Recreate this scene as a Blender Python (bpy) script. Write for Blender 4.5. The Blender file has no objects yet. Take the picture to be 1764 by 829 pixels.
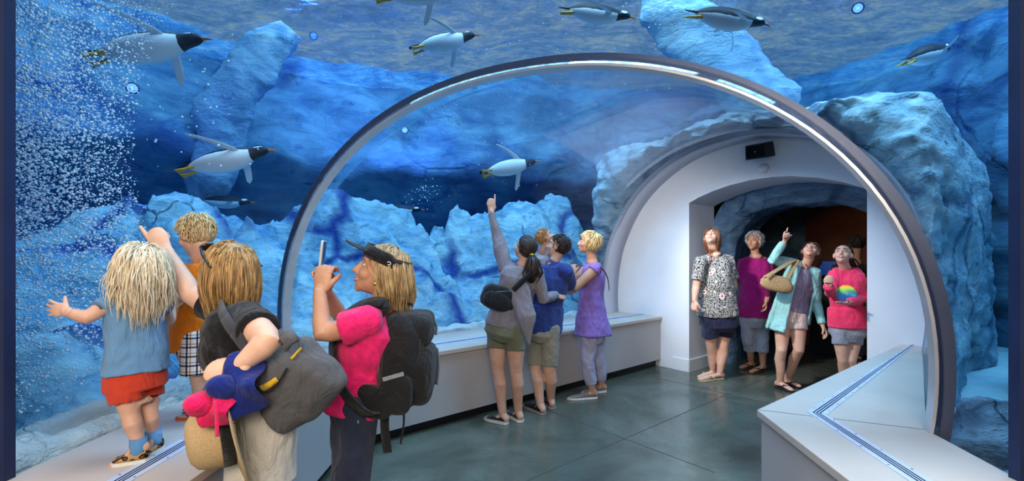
import bpy, bmesh, math, random
import numpy as np
from mathutils import Vector, Matrix, noise, geometry

random.seed(7)
SC = bpy.context.scene
COL = SC.collection
V = Vector

# ------------------------------------------------------------------ camera
F = 800.0            # focal length in pixels of the 1764 px wide frame
EYE = 1.45
HX, HY = 882.0, 440.0
cam_data = bpy.data.cameras.new('camera')
cam_data.sensor_fit = 'HORIZONTAL'
cam_data.sensor_width = 36.0
cam_data.lens = 36.0 * F / 1764.0
cam_data.shift_y = (HY - 414.5) / 1764.0
cam_data.clip_start = 0.05
cam_data.clip_end = 100
cam = bpy.data.objects.new('camera', cam_data)
cam.location = (0, 0, EYE)
cam.rotation_euler = (math.pi / 2, 0, 0)
COL.objects.link(cam)
SC.camera = cam

SC.view_settings.view_transform = 'Standard'
SC.view_settings.look = 'None'
SC.view_settings.gamma = 1.0
SC.view_settings.use_curve_mapping = False
SC.view_settings.exposure = 0.0
SC.cycles.use_denoising = True
SC.cycles.max_bounces = 10
SC.cycles.diffuse_bounces = 4
SC.cycles.glossy_bounces = 4
SC.cycles.transparent_max_bounces = 16
SC.cycles.sample_clamp_indirect = 6.0
SC.cycles.caustics_reflective = False
SC.cycles.caustics_refractive = False

# ------------------------------------------------------------------ world and large lights
world = bpy.data.worlds.new('daylight')
SC.world = world
world.use_nodes = True
wb = world.node_tree.nodes['Background']
wb.inputs[0].default_value = (1.0, 0.94, 0.87, 1)
wb.inputs[1].default_value = 0.5


def area(name, loc, target, size, power, color=(1, 1, 1), size_y=None, spread=None):
    d = bpy.data.lights.new(name, 'AREA')
    d.energy = power
    d.color = color
    d.shape = 'RECTANGLE'
    d.size = size
    d.size_y = size_y or size
    if spread:
        d.spread = math.radians(spread)
    o = bpy.data.objects.new(name, d)
    o.location = loc
    o.rotation_euler = (V(target) - V(loc)).to_track_quat('-Z', 'Y').to_euler()
    COL.objects.link(o)
    return o


def spot(name, loc, target, power, angle, color=(1, 1, 1), blend=0.6, radius=0.1):
    d = bpy.data.lights.new(name, 'SPOT')
    d.energy = power
    d.color = color
    d.spot_size = math.radians(angle)
    d.spot_blend = blend
    d.shadow_soft_size = radius
    o = bpy.data.objects.new(name, d)
    o.location = loc
    o.rotation_euler = (V(target) - V(loc)).to_track_quat('-Z', 'Y').to_euler()
    COL.objects.link(o)
    return o


# daylight over the open tank, above the water
area('tank_skylight', (-1.5, 5.0, 7.5), (-1.2, 5.0, 0), 9, 1250, (1.0, 0.93, 0.84), 7)
area('tank_skylight_right', (4.6, 3.0, 7.2), (4.2, 2.8, 0), 3.2, 950, (1.0, 0.95, 0.86), 5)
area('tunnel_warm_fill', (0.6, 3.2, 7.0), (0.6, 3.4, 0), 2.4, 620, (1.0, 0.82, 0.64), 2.4)  # extra warm lamp added to offset the blue cast in the tunnel
# unseen fill lamp added behind the camera for front light
area('front_fill_light', (-0.3, -1.5, 2.7), (0.3, 3.6, 1.0), 2.6, 120, (1.0, 0.86, 0.70), 1.2)
# track spots on the portal wall
spot('portal_spot', (0.2, 3.7, 2.35), (2.0, 5.95, 1.35), 150, 62, (1.0, 0.97, 0.93), 1.0, 0.12)


# ------------------------------------------------------------------ helpers
def U(px, py, d):
    """point at depth d seen at a pixel of the photograph"""
    return V(((px - HX) / F * d, d, EYE + (HY - py) / F * d))


def tag(o, label=None, cat=None, group=None, kind=None):
    if label: o['label'] = label
    if cat: o['category'] = cat
    if group: o['group'] = group
    if kind: o['kind'] = kind
    return o


def empty(name, loc=(0, 0, 0), label=None, cat=None, group=None):
    o = bpy.data.objects.new(name, None)
    o.empty_display_size = 0.1
    o.location = loc
    COL.objects.link(o)
    return tag(o, label, cat, group)


class MB:
    """collects shapes and links them as one mesh object"""
    def __init__(self):
        self.v, self.f, self.m = [], [], []
        self.mi = 0

    def add(self, vs, fs):
        b = len(self.v)
        self.v.extend(V(p) for p in vs)
        for f in fs:
            self.f.append(tuple(b + i for i in f))
            self.m.append(self.mi)
        return self

    def rings(self, rings, closed=True, cap=True, cyclic=False):
        n = len(rings[0])
        vs = [p for r in rings for p in r]
        fs = []
        R = len(rings)
        for i in range(R if cyclic else R - 1):
            j = (i + 1) % R
            for k in range(n if closed else n - 1):
                l = (k + 1) % n
                fs.append((i * n + k, i * n + l, j * n + l, j * n + k))
        if cap and not cyclic and closed:
            c0 = sum((V(p) for p in rings[0]), V()) / n
            c1 = sum((V(p) for p in rings[-1]), V()) / n
            a, b = len(vs), len(vs) + 1
            vs += [c0, c1]
            for k in range(n):
                l = (k + 1) % n
                fs.append((a, l, k))
                fs.append((b, (R - 1) * n + k, (R - 1) * n + l))
        return self.add(vs, fs)

    def tube(self, pts, rads, n=14, caps=(True, True), up=None, flat=1.0):
        """tube through pts; caps True = rounded, False = flat; flat squeezes it along `up`"""
        pts = [V(p) for p in pts]
        if not hasattr(rads, '__len__'): rads = [rads] * len(pts)
        P, R = [], []
        d0 = (pts[1] - pts[0]).normalized()
        d1 = (pts[-1] - pts[-2]).normalized()
        if caps[0]:
            for a in (80, 50, 25):
                P.append(pts[0] - d0 * rads[0] * math.sin(math.radians(a)) * 0.9); R.append(rads[0] * math.cos(math.radians(a)))
        P += pts; R += list(rads)
        if caps[1]:
            for a in (25, 50, 80):
                P.append(pts[-1] + d1 * rads[-1] * math.sin(math.radians(a)) * 0.9); R.append(rads[-1] * math.cos(math.radians(a)))
        rings = []
        u = V(up) if up is not None else None
        last = None
        for i, p in enumerate(P):
            t = (P[min(i + 1, len(P) - 1)] - P[max(i - 1, 0)])
            t = t.normalized() if t.length > 1e-9 else d0
            if u is not None:
                y = (u - t * u.dot(t)); y = y.normalized() if y.length > 1e-4 else t.orthogonal().normalized()
            elif last is None:
                y = t.orthogonal().normalized()
            else:
                y = (last - t * last.dot(t)).normalized()
            last = y
            x = t.cross(y)
            rings.append([p + (x * math.cos(a) + y * flat * math.sin(a)) * R[i] for a in (2 * math.pi * k / n for k in range(n))])
        return self.rings(rings)

    def ell(self, c, r, M=None, nu=16, nv=10):
        c = V(c); M = M or Matrix.Identity(3)
        vs, fs = [], []
        for j in range(1, nv):
            a = math.pi * j / nv
            for k in range(nu):
                b = 2 * math.pi * k / nu
                vs.append(c + M @ V((r[0] * math.sin(a) * math.cos(b), r[1] * math.sin(a) * math.sin(b), r[2] * math.cos(a))))
        t, bt = len(vs), len(vs) + 1
        vs += [c + M @ V((0, 0, r[2])), c + M @ V((0, 0, -r[2]))]
        for j in range(nv - 2):
            for k in range(nu):
                l = (k + 1) % nu
                fs.append((j * nu + k, (j + 1) * nu + k, (j + 1) * nu + l, j * nu + l))
        for k in range(nu):
            l = (k + 1) % nu
            fs.append((t, k, l)); fs.append((bt, (nv - 2) * nu + l, (nv - 2) * nu + k))
        return self.add(vs, fs)

    def box(self, c, size, M=None, taper=1.0):
        c = V(c); M = M or Matrix.Identity(3)
        x, y, z = (s / 2 for s in size)
        vs = [c + M @ V((sx * x * (taper if sz > 0 else 1), sy * y * (taper if sz > 0 else 1), sz * z)) for sz in (-1, 1) for sy in (-1, 1) for sx in (-1, 1)]
        return self.add(vs, [(0, 2, 3, 1), (4, 5, 7, 6), (0, 1, 5, 4), (2, 6, 7, 3), (0, 4, 6, 2), (1, 3, 7, 5)])

    def prism(self, poly, z0, z1):
        """vertical prism over a plan polygon [(x, y)]"""
        n = len(poly)
        vs = [V((p[0], p[1], z0)) for p in poly] + [V((p[0], p[1], z1)) for p in poly]
        fs = [(k, (k + 1) % n, n + (k + 1) % n, n + k) for k in range(n)]
        for t in geometry.tessellate_polygon([[V((p[0], p[1], 0)) for p in poly]]):
            fs.append(tuple(n + i for i in t)); fs.append(tuple(reversed(t)))
        return self.add(vs, fs)

    def mesh(self, name):
        me = bpy.data.meshes.new(name)
        me.from_pydata([tuple(p) for p in self.v], [], self.f)
        if any(self.m):
            me.polygons.foreach_set('material_index', self.m)
        return me

    def build(self, name, mats, parent=None, smooth=True, bevel=0, fix=True, angle=None):
        me = self.mesh(name)
        return link_mesh(me, name, mats, parent, smooth, bevel, fix)

    def remesh(self, voxel, smooth=3, factor=0.5):
        """replace the collected shapes by one continuous surface"""
        me = self.mesh('tmp')
        o = bpy.data.objects.new('tmp', me); COL.objects.link(o)
        m = o.modifiers.new('r', 'REMESH'); m.mode = 'VOXEL'; m.voxel_size = voxel
        if smooth:
            s = o.modifiers.new('s', 'SMOOTH'); s.iterations = smooth; s.factor = factor
        dg = bpy.context.evaluated_depsgraph_get()
        ev = o.evaluated_get(dg)
        me2 = bpy.data.meshes.new_from_object(ev)
        co = np.empty(3 * len(me2.vertices), np.float32); me2.vertices.foreach_get('co', co)
        self.v = [V(p) for p in co.reshape(-1, 3).tolist()]
        self.f = [tuple(p.vertices) for p in me2.polygons]
        self.m = [0] * len(self.f)
        bpy.data.objects.remove(o); bpy.data.meshes.remove(me); bpy.data.meshes.remove(me2)
        return self

    def normals(self):
        n = np.zeros((len(self.v), 3))
        v = np.array([tuple(p) for p in self.v])
        for k in (3, 4):
            f = np.array([q for q in self.f if len(q) == k])
            if len(f):
                a = np.cross(v[f[:, 1]] - v[f[:, 0]], v[f[:, 2]] - v[f[:, 0]])
                for i in range(k): np.add.at(n, f[:, i], a)
        l = np.linalg.norm(n, axis=1, keepdims=True); l[l == 0] = 1
        return n / l

    def wrinkle(self, amp, scale, seed=0.0, stretch=(1, 1, 1), oct=2):
        ns = self.normals()
        for i, p in enumerate(self.v):
            q = V((p.x * stretch[0] * scale + seed, p.y * stretch[1] * scale, p.z * stretch[2] * scale))
            h = noise.fractal(q, 1.0, 2.0, oct)
            self.v[i] = p + V(ns[i]) * (h * amp)
        return self


def link_mesh(me, name, mats, parent=None, smooth=True, bevel=0, fix=True):
    if not isinstance(mats, (list, tuple)): mats = [mats]
    for m in mats: me.materials.append(m)
    if fix or bevel:
        bm = bmesh.new(); bm.from_mesh(me)
        if bevel:
            bmesh.ops.remove_doubles(bm, verts=bm.verts, dist=1e-6)
            bmesh.ops.recalc_face_normals(bm, faces=bm.faces)
            es = [e for e in bm.edges if len(e.link_faces) == 2 and e.calc_face_angle(0) > 0.6]
            bmesh.ops.bevel(bm, geom=es, offset=bevel, segments=2, affect='EDGES', profile=0.7)
        bmesh.ops.recalc_face_normals(bm, faces=bm.faces)
        bm.to_mesh(me); bm.free()
    if smooth:
        me.polygons.foreach_set('use_smooth', [True] * len(me.polygons))
    o = bpy.data.objects.new(name, me)
    COL.objects.link(o)
    if parent is not None:
        o.parent = parent
        o.matrix_parent_inverse = Matrix.Translation(parent.location).inverted()
    return o


# ------------------------------------------------------------------ materials
def lin(r, g, b):
    f = lambda c: ((c / 255 + 0.055) / 1.055) ** 2.4 if c > 10 else c / 255 / 12.92
    return (f(r), f(g), f(b), 1)


class N:
    """short access to a material's node tree"""
    def __init__(self, name):
        self.mat = bpy.data.materials.new(name); self.mat.use_nodes = True
        self.t = self.mat.node_tree
        self.bsdf = self.t.nodes['Principled BSDF']; self.out = self.t.nodes['Material Output']
    def n(self, typ, **kw):
        x = self.t.nodes.new(typ)
        for k, v in kw.items():
            if k.startswith('i_'):
                key = k[2:]; key = int(key) if key.isdigit() else key.replace('_', ' ')
                x.inputs[key].default_value = v
            else: setattr(x, k, v)
        return x
    def l(self, a, b): self.t.links.new(a, b)
    def coords(self, kind='Object', scale=(1, 1, 1), rot=(0, 0, 0)):
        c = self.n('ShaderNodeTexCoord'); m = self.n('ShaderNodeMapping')
        m.inputs['Scale'].default_value = scale; m.inputs['Rotation'].default_value = rot
        self.l(c.outputs[kind], m.inputs[0]); return m.outputs[0]
    def noise(self, vec, scale, detail=4, rough=0.55, dist=0.0):
        x = self.n('ShaderNodeTexNoise'); x.inputs['Scale'].default_value = scale; x.inputs['Detail'].default_value = detail
        x.inputs['Roughness'].default_value = rough; x.inputs['Distortion'].default_value = dist
        self.l(vec, x.inputs['Vector']); return x.outputs['Fac']
    def ramp(self, fac, stops, interp='LINEAR'):
        r = self.n('ShaderNodeValToRGB'); r.color_ramp.interpolation = interp
        e = r.color_ramp.elements
        while len(e) < len(stops): e.new(0.5)
        for k, (p, c) in enumerate(stops): e[k].position = p; e[k].color = c
        self.l(fac, r.inputs[0]); return r.outputs[0]
    def mix(self, fac, a, b, mode='MIX'):
        m = self.n('ShaderNodeMix'); m.data_type = 'RGBA'; m.blend_type = mode
        for k, x in ((0, fac), (6, a), (7, b)):
            if hasattr(x, 'links'): self.l(x, m.inputs[k])
            else: m.inputs[k].default_value = x
        return m.outputs[2]
    def math(self, op, a, b=0.0):
        m = self.n('ShaderNodeMath'); m.operation = op
        for k, x in ((0, a), (1, b)):
            if hasattr(x, 'links'): self.l(x, m.inputs[k])
            else: m.inputs[k].default_value = x
        return m.outputs[0]
    def color(self, x):
        if hasattr(x, 'links'): self.l(x, self.bsdf.inputs['Base Color'])
        else: self.bsdf.inputs['Base Color'].default_value = x
    def bump(self, fac, strength=0.3, dist=0.01):
        b = self.n('ShaderNodeBump'); b.inputs['Strength'].default_value = strength; b.inputs['Distance'].default_value = dist
        self.l(fac, b.inputs['Height']); self.l(b.outputs[0], self.bsdf.inputs['Normal']); return b
    def set(self, rough=0.6, spec=0.4, metal=0.0, sheen=0.0):
        self.bsdf.inputs['Roughness'].default_value = rough
        self.bsdf.inputs['Specular IOR Level'].default_value = spec
        self.bsdf.inputs['Metallic'].default_value = metal
        if sheen: self.bsdf.inputs['Sheen Weight'].default_value = sheen
        return self


def plain(name, c, rough=0.55, spec=0.4, metal=0.0, var=0.12, scale=6.0, bump=0.0, bscale=40.0):
    """one colour with a faint mottling"""
    n = N(name).set(rough, spec, metal)
    c = c if len(c) == 4 else (*c, 1)
    d = (*(x * (1 - var) for x in c[:3]), 1); e = (*(min(1, x * (1 + var)) for x in c[:3]), 1)
    co = n.coords()
    n.color(n.ramp(n.noise(co, scale), [(0.3, d), (0.7, e)]))
    if bump: n.bump(n.noise(co, bscale, 3), bump, 0.004)
    return n.mat


def cloth(name, c, rough=0.85, var=0.18, scale=9.0, weave=350.0, bump=0.35):
    n = N(name).set(rough, 0.2, 0, 0.15)
    d = (*(x * (1 - var) for x in c[:3]), 1); e = (*(min(1, x * (1 + var)) for x in c[:3]), 1)
    co = n.coords()
    n.color(n.ramp(n.noise(co, scale, 5), [(0.3, d), (0.7, e)]))
    fold = n.noise(n.coords(scale=(1, 1, 0.5), rot=(0.5, 0.3, 0)), 11, 5, 0.55, 1.2)
    fine = n.noise(co, weave, 2)
    n.bump(n.math('ADD', fold, n.math('MULTIPLY', fine, 0.08)), bump * 1.9, 0.05)
    return n.mat


def skin(name, c):
    n = N(name).set(0.5, 0.35)
    d = (c[0] * 0.9, c[1] * 0.82, c[2] * 0.8, 1); e = (min(1, c[0] * 1.06), c[1] * 1.08, c[2] * 1.08, 1)
    co = n.coords()
    n.color(n.ramp(n.noise(co, 14, 4), [(0.3, d), (0.7, e)]))
    n.bsdf.inputs['Subsurface Weight'].default_value = 0.08
    n.bsdf.inputs['Subsurface Radius'].default_value = (0.02, 0.008, 0.004)
    n.bump(n.noise(co, 120, 3), 0.08, 0.003)
    return n.mat


def hairmat(name, c1, c2):
    n = N(name).set(0.45, 0.45)
    f = n.noise(n.coords(scale=(1, 1, 0.22)), 70, 4, 0.6, 0.4)
    n.color(n.ramp(f, [(0.32, (*c1[:3], 1)), (0.7, (*c2[:3], 1))]))
    n.bump(f, 0.45, 0.006)
    return n.mat


def rock(name, pale, mid, deep, crack=0.5, tex=1.0, grime=None):
    """painted artificial rock: washes of blue over pale stone, deep blue cracks"""
    n = N(name).set(0.75, 0.25)
    co = n.coords()
    big = n.noise(co, 0.55 * tex, 5, 0.6, 0.7)
    fine = n.noise(n.coords(scale=(1, 1, 2.2), rot=(0.4, 0.2, 0)), 3.2 * tex, 7, 0.65, 0.5)
    base = n.ramp(n.math('ADD', n.math('MULTIPLY', big, 0.45), n.math('MULTIPLY', fine, 0.55)), [(0.36, mid), (0.62, pale)])
    vo = n.n('ShaderNodeTexVoronoi'); vo.feature = 'DISTANCE_TO_EDGE'; vo.inputs['Scale'].default_value = 0.85 * tex
    wob = n.n('ShaderNodeMapping')
    nz = n.n('ShaderNodeTexNoise'); nz.inputs['Scale'].default_value = 1.6 * tex; nz.inputs['Detail'].default_value = 5
    n.l(co, nz.inputs['Vector'])
    add = n.n('ShaderNodeMix'); add.data_type = 'VECTOR'; add.inputs[0].default_value = 0.35
    n.l(co, add.inputs[4]); n.l(nz.outputs['Color'], add.inputs[5]); n.l(add.outputs[1], vo.inputs['Vector'])
    line = n.ramp(vo.outputs['Distance'], [(0.0, (1, 1, 1, 1)), (0.02, (0.8, 0.8, 0.8, 1)), (0.06, (0, 0, 0, 1))])
    gate = n.ramp(n.noise(co, 0.9 * tex, 2), [(0.34, (0, 0, 0, 1)), (0.47, (1, 1, 1, 1))])
    amt = n.math('MULTIPLY', n.math('MULTIPLY', line, gate), crack)
    v2 = n.n('ShaderNodeTexVoronoi'); v2.feature = 'DISTANCE_TO_EDGE'; v2.inputs['Scale'].default_value = 2.1 * tex; n.l(add.outputs[1], v2.inputs['Vector'])
    thin = n.ramp(v2.outputs['Distance'], [(0.0, (1, 1, 1, 1)), (0.03, (0, 0, 0, 1))])
    g2 = n.ramp(n.noise(co, 1.3 * tex, 3), [(0.50, (0, 0, 0, 1)), (0.62, (1, 1, 1, 1))])
    amt2 = n.math('MULTIPLY', n.math('MULTIPLY', thin, g2), 0.65 * min(1, crack + 0.2))
    colr = n.mix(amt2, n.mix(amt, base, deep), tuple(x * 0.6 for x in deep[:3]) + (1,))
    if grime:
        g = n.ramp(n.noise(n.coords(scale=(1, 1, 1.7)), 2.3 * tex, 8, 0.7, 1.0), [(0.55, (0, 0, 0, 1)), (0.68, (0.8, 0.8, 0.8, 1))])
        colr = n.mix(g, colr, grime)
    n.color(colr)
    h = n.math('SUBTRACT', n.math('ADD', n.math('MULTIPLY', n.noise(co, 7 * tex, 8, 0.65, 0.5), 0.5), fine), n.math('MULTIPLY', n.math('ADD', amt, amt2), 0.6))
    n.bump(h, 0.9, 0.08)
    return n.mat


def fnoise(p, s, o=4, seed=0.0):
    return noise.fractal(V((p[0] * s + seed, p[1] * s - seed, p[2] * s)), 0.9, 2.0, o)

# ------------------------------------------------------------------ materials of the setting
M_STEEL = plain('brushed_steel', lin(205, 205, 208), 0.32, 0.5, 0.5, 0.08)
M_GASKET = plain('brushed_band', lin(96, 100, 120), 0.4, 0.5, 0.35, 0.06)
M_JAMB = plain('navy_paint', lin(26, 38, 74), 0.5, 0.3)
M_WHITE = plain('white_plaster', lin(222, 226, 234), 0.6, 0.3, 0, 0.05, 2.0)
M_FLANGE = plain('pale_flange', lin(186, 190, 206), 0.5, 0.4, 0, 0.05, 2.0)
M_BENCH = plain('solid_surface', lin(196, 182, 172), 0.5, 0.4, 0, 0.05, 3.0)
M_BENCHF = plain('bench_front', lin(184, 176, 174), 0.5, 0.4, 0, 0.05, 2.5)
M_BLACK = plain('black_plastic', lin(22, 22, 26), 0.5, 0.4)
M_STRIP = plain('vent_metal', lin(205, 212, 232), 0.4, 0.5, 0.2)
M_SLOT = plain('vent_slot', lin(24, 30, 58), 0.7, 0.2)
M_CHROME = plain('chrome', lin(200, 204, 212), 0.2, 0.5, 1.0, 0.02)
M_ROCK_BLUE = rock('rock_blue', lin(188, 222, 228), lin(78, 142, 184), lin(14, 48, 140), 0.95, 1.0, lin(60, 106, 150))
M_ROCK_PALE = rock('rock_pale', lin(214, 230, 232), lin(128, 180, 206), lin(40, 84, 130), 0.7, 1.3, lin(66, 96, 118))
M_ROCK_WALL = rock('rock_wall', lin(150, 186, 204), lin(66, 108, 150), lin(18, 48, 120), 0.55, 0.5, lin(38, 84, 150))
M_ROCK_GREY = rock('rock_grey', lin(150, 176, 190), lin(92, 118, 140), lin(40, 52, 72), 0.7, 1.6, lin(60, 72, 86))
M_SAND = rock('white_ledge', lin(250, 248, 240), lin(228, 232, 230), lin(150, 170, 160), 0.2, 2.0)
M_SANDFLOOR = rock('tank_sand', lin(232, 244, 240), lin(190, 222, 230), lin(80, 150, 190), 0.3, 0.8)
M_BROWN = plain('dark_brown_wall', lin(66, 38, 26), 0.7, 0.2, 0, 0.3, 2.0)

# concrete floor, polished, with a brown and green stain
n = N('polished_concrete').set(0.2, 0.5)
co = n.coords()
f = n.noise(co, 1.1, 8, 0.62, 0.8); g = n.noise(co, 9, 6, 0.6)
c1 = n.ramp(f, [(0.32, lin(58, 62, 52)), (0.5, lin(86, 92, 82)), (0.7, lin(118, 122, 108))])
n.color(n.mix(n.math('MULTIPLY', g, 0.5), c1, lin(72, 66, 56)))
n.l(n.ramp(n.noise(co, 3.0, 5), [(0.3, (0.14, 0.14, 0.14, 1)), (0.7, (0.34, 0.34, 0.34, 1))]), n.bsdf.inputs['Roughness'])
n.bump(g, 0.04, 0.005)
M_FLOOR = n.mat

# clear acrylic: almost wholly see-through, a faint reflection that grows towards grazing
n = N('clear_acrylic')
tr = n.n('ShaderNodeBsdfTransparent'); tr.inputs[0].default_value = (0.95, 0.975, 1.0, 1)
gl = n.n('ShaderNodeBsdfGlossy'); gl.inputs['Roughness'].default_value = 0.03; gl.inputs[0].default_value = (0.8, 0.9, 1.0, 1)
lw = n.n('ShaderNodeLayerWeight'); lw.inputs[0].default_value = 0.12
mx = n.n('ShaderNodeMixShader')
n.l(n.math('MULTIPLY', lw.outputs['Fresnel'], 0.55), mx.inputs[0]); n.l(tr.outputs[0], mx.inputs[1]); n.l(gl.outputs[0], mx.inputs[2])
n.l(mx.outputs[0], n.out.inputs['Surface'])
M_ACRYLIC = n.mat

# water: pure absorption
n = N('water_volume')
va = n.n('ShaderNodeVolumeAbsorption'); va.inputs['Color'].default_value = (0.30, 0.74, 0.88, 1); va.inputs['Density'].default_value = 0.16
n.t.nodes.remove(n.bsdf)
n.l(va.outputs[0], n.out.inputs['Volume'])
M_WATER = n.mat

# water surface seen from below
n = N('water_surface')
co = n.coords(scale=(1, 1, 1))
wv = n.noise(co, 1.7, 6, 0.6, 1.2); w2 = n.noise(co, 6.0, 4, 0.6, 0.8)
hgt = n.math('ADD', wv, n.math('MULTIPLY', w2, 0.35))
bp = n.n('ShaderNodeBump'); bp.inputs['Strength'].default_value = 1.0; bp.inputs['Distance'].default_value = 0.7
n.l(hgt, bp.inputs['Height'])
gl = n.n('ShaderNodeBsdfGlossy'); gl.inputs['Roughness'].default_value = 0.06; gl.inputs[0].default_value = (0.85, 0.93, 1, 1); n.l(bp.outputs[0], gl.inputs['Normal'])
tr = n.n('ShaderNodeBsdfTransparent'); 
n.l(n.ramp(n.math('ADD', n.math('MULTIPLY', n.noise(n.coords(scale=(1, 1.6, 1)), 1.4, 5, 0.6, 1.8), 0.55), n.math('MULTIPLY', n.noise(n.coords(scale=(1, 2.2, 1)), 4.5, 4, 0.6, 1.4), 0.45)), [(0.36, (0.20, 0.40, 0.78, 1)), (0.50, (0.38, 0.62, 1.0, 1)), (0.62, (0.82, 0.94, 1, 1))]), tr.inputs[0])  # bright and dark ripple glints painted into the see-through tint
lw = n.n('ShaderNodeLayerWeight'); lw.inputs[0].default_value = 0.35; n.l(bp.outputs[0], lw.inputs['Normal'])
mx = n.n('ShaderNodeMixShader'); n.l(n.ramp(lw.outputs['Facing'], [(0.30, (0.10, 0.10, 0.10, 1)), (0.9, (0.8, 0.8, 0.8, 1))]), mx.inputs[0])
n.l(tr.outputs[0], mx.inputs[1]); n.l(gl.outputs[0], mx.inputs[2]); n.l(mx.outputs[0], n.out.inputs['Surface'])
M_SURFACE = n.mat

# ------------------------------------------------------------------ plan of the two tunnels
D = V((0.766, 0.643, 0)).normalized()     # axis of the far tunnel
W = V((D.y, -D.x, 0))                     # along the portal wall, to the right
PJ = V((2.2, 5.77, 0))                     # left corner of the doorway
RINGA, RINGB = V((-1.8, 3.76, 0)), V((1.876, 2.12, 0))
RC = (RINGA + RINGB) / 2
RD = (RINGB - RINGA).normalized()
RN = V((-RD.y, RD.x, 0))                  # along the tunnels, away from the camera
BT = 0.65                                 # bench top


def resample(pts, n):
    pts = [V(p) for p in pts]
    d = [0.0]
    for a, b in zip(pts, pts[1:]): d.append(d[-1] + (b - a).length)
    out, k = [], 0
    for i in range(n):
        s = d[-1] * i / (n - 1)
        while k < len(d) - 2 and d[k + 1] < s: k += 1
        out.append(pts[k].lerp(pts[k + 1], (s - d[k]) / max(1e-9, d[k + 1] - d[k])))
    return out


def smooth_path(pts, it=3):
    pts = [V(p) for p in pts]
    for _ in range(it):
        q = [pts[0]]
        for a, b in zip(pts, pts[1:]): q += [a.lerp(b, 0.25), a.lerp(b, 0.75)]
        pts = q + [pts[-1]]
    return pts


NA = 73


def arch(c, direc, a, b, cz, zfoot=0.55, p=2.15, grow=0.0):
    a += grow; b += grow
    pts = []
    t0 = math.asin(min(1, (cz - zfoot) / b))
    for i in range(161):
        t = math.pi + t0 - (math.pi + 2 * t0) * i / 160
        co, si = math.cos(t), math.sin(t)
        x = math.copysign(abs(co) ** (2 / p), co) * a
        z = cz + math.copysign(abs(si) ** (2 / p), si) * b
        pts.append(V((c.x + direc.x * x, c.y + direc.y * x, z)))
    return resample(pts, NA)


def portal_arch(grow=0.0, dd=0.0, zfoot=0.55):
    ctl = [(-1.06, zfoot), (-1.09, 0.85), (-1.06, 1.25), (-0.95, 1.66), (-0.62, 2.2), (-0.06, 2.59), (0.5, 2.735), (1.1, 2.72), (1.7, 2.5), (2.1, 2.0), (2.25, 1.4), (2.27, 0.9), (2.22, zfoot)]
    pts = resample(smooth_path([V((t, z, 0)) for t, z in ctl]), NA)
    out = []
    for i, q in enumerate(pts):
        a, b = pts[max(0, i - 1)], pts[min(NA - 1, i + 1)]
        tn = (b - a).normalized(); nn = V((-tn.y, tn.x, 0))
        if i in (0, NA - 1): nn = V((-1 if i == 0 else 1, 0, 0))
        q = q + nn * grow
        p = PJ + W * q.x + D * dd
        out.append(V((p.x, p.y, q.y)))
    return out


ENT = V((-0.02, 1.66, 0))
prof_e = lambda g=0: arch(ENT, V((1, 0, 0)), 2.02, 2.05, 0.92, p=5.0, grow=g)
prof_r = lambda g=0: arch(RC, RD, 2.05, 1.68, 0.92, grow=g)
FLANGE = -0.28
prof_p = lambda g=0: portal_arch(g, FLANGE)


def loft_shell(name, A, B, A2, B2, steps=14):
    mb = MB()
    inn = [[a.lerp(b, i / steps) for a, b in zip(A, B)] for i in range(steps + 1)]
    out = [[a.lerp(b, i / steps) for a, b in zip(A2, B2)] for i in range(steps + 1)]
    rings = [x + list(reversed(y)) for x, y in zip(inn, out)]
    mb.rings(rings, cap=False)
    n_ = len(rings[0]); b_ = (len(rings) - 1) * n_
    for base in (0, b_):
        for k in range(NA - 1): mb.f.append((base + k, base + k + 1, base + n_ - 2 - k, base + n_ - 1 - k)); mb.m.append(0)
    o = mb.build(name, M_ACRYLIC)
    return tag(o, kind='structure')


loft_shell('window_1', prof_e(0.01), [p - RN * 0.035 for p in prof_r(0.01)], prof_e(0.05), [p - RN * 0.035 for p in prof_r(0.05)])
loft_shell('window_2', [p + RN * 0.035 for p in prof_r(0.01)], prof_p(0.0), [p + RN * 0.035 for p in prof_r(0.05)], prof_p(0.04))

# joint ring between the two acrylic tunnels
root = empty('tunnel_ring', (RC.x, RC.y, BT), 'tall steel arch ring where the two clear tunnels join', 'arch')
mb = MB()
A0, A1 = prof_r(0.0), prof_r(0.07)
hd = 0.03
mb.rings([[a - RN * hd, a + RN * hd, b + RN * hd, b - RN * hd] for a, b in zip(A0, A1)])
mb.build('ring_band', M_GASKET, root, smooth=False)
mb = MB()
A2, A3 = prof_r(-0.006), prof_r(0.007)
mb.rings([[a - RN * 0.038, a + RN * 0.038, b + RN * 0.038, b - RN * 0.038] for a, b in zip(A2, A3)])
mb.build('inner_rim', M_STEEL, root, smooth=False)

# ------------------------------------------------------------------ portal wall with its arched doorway
def TP(t, z, dd=0.0):
    p = PJ + W * t + D * dd
    return V((p.x, p.y, z))


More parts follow.
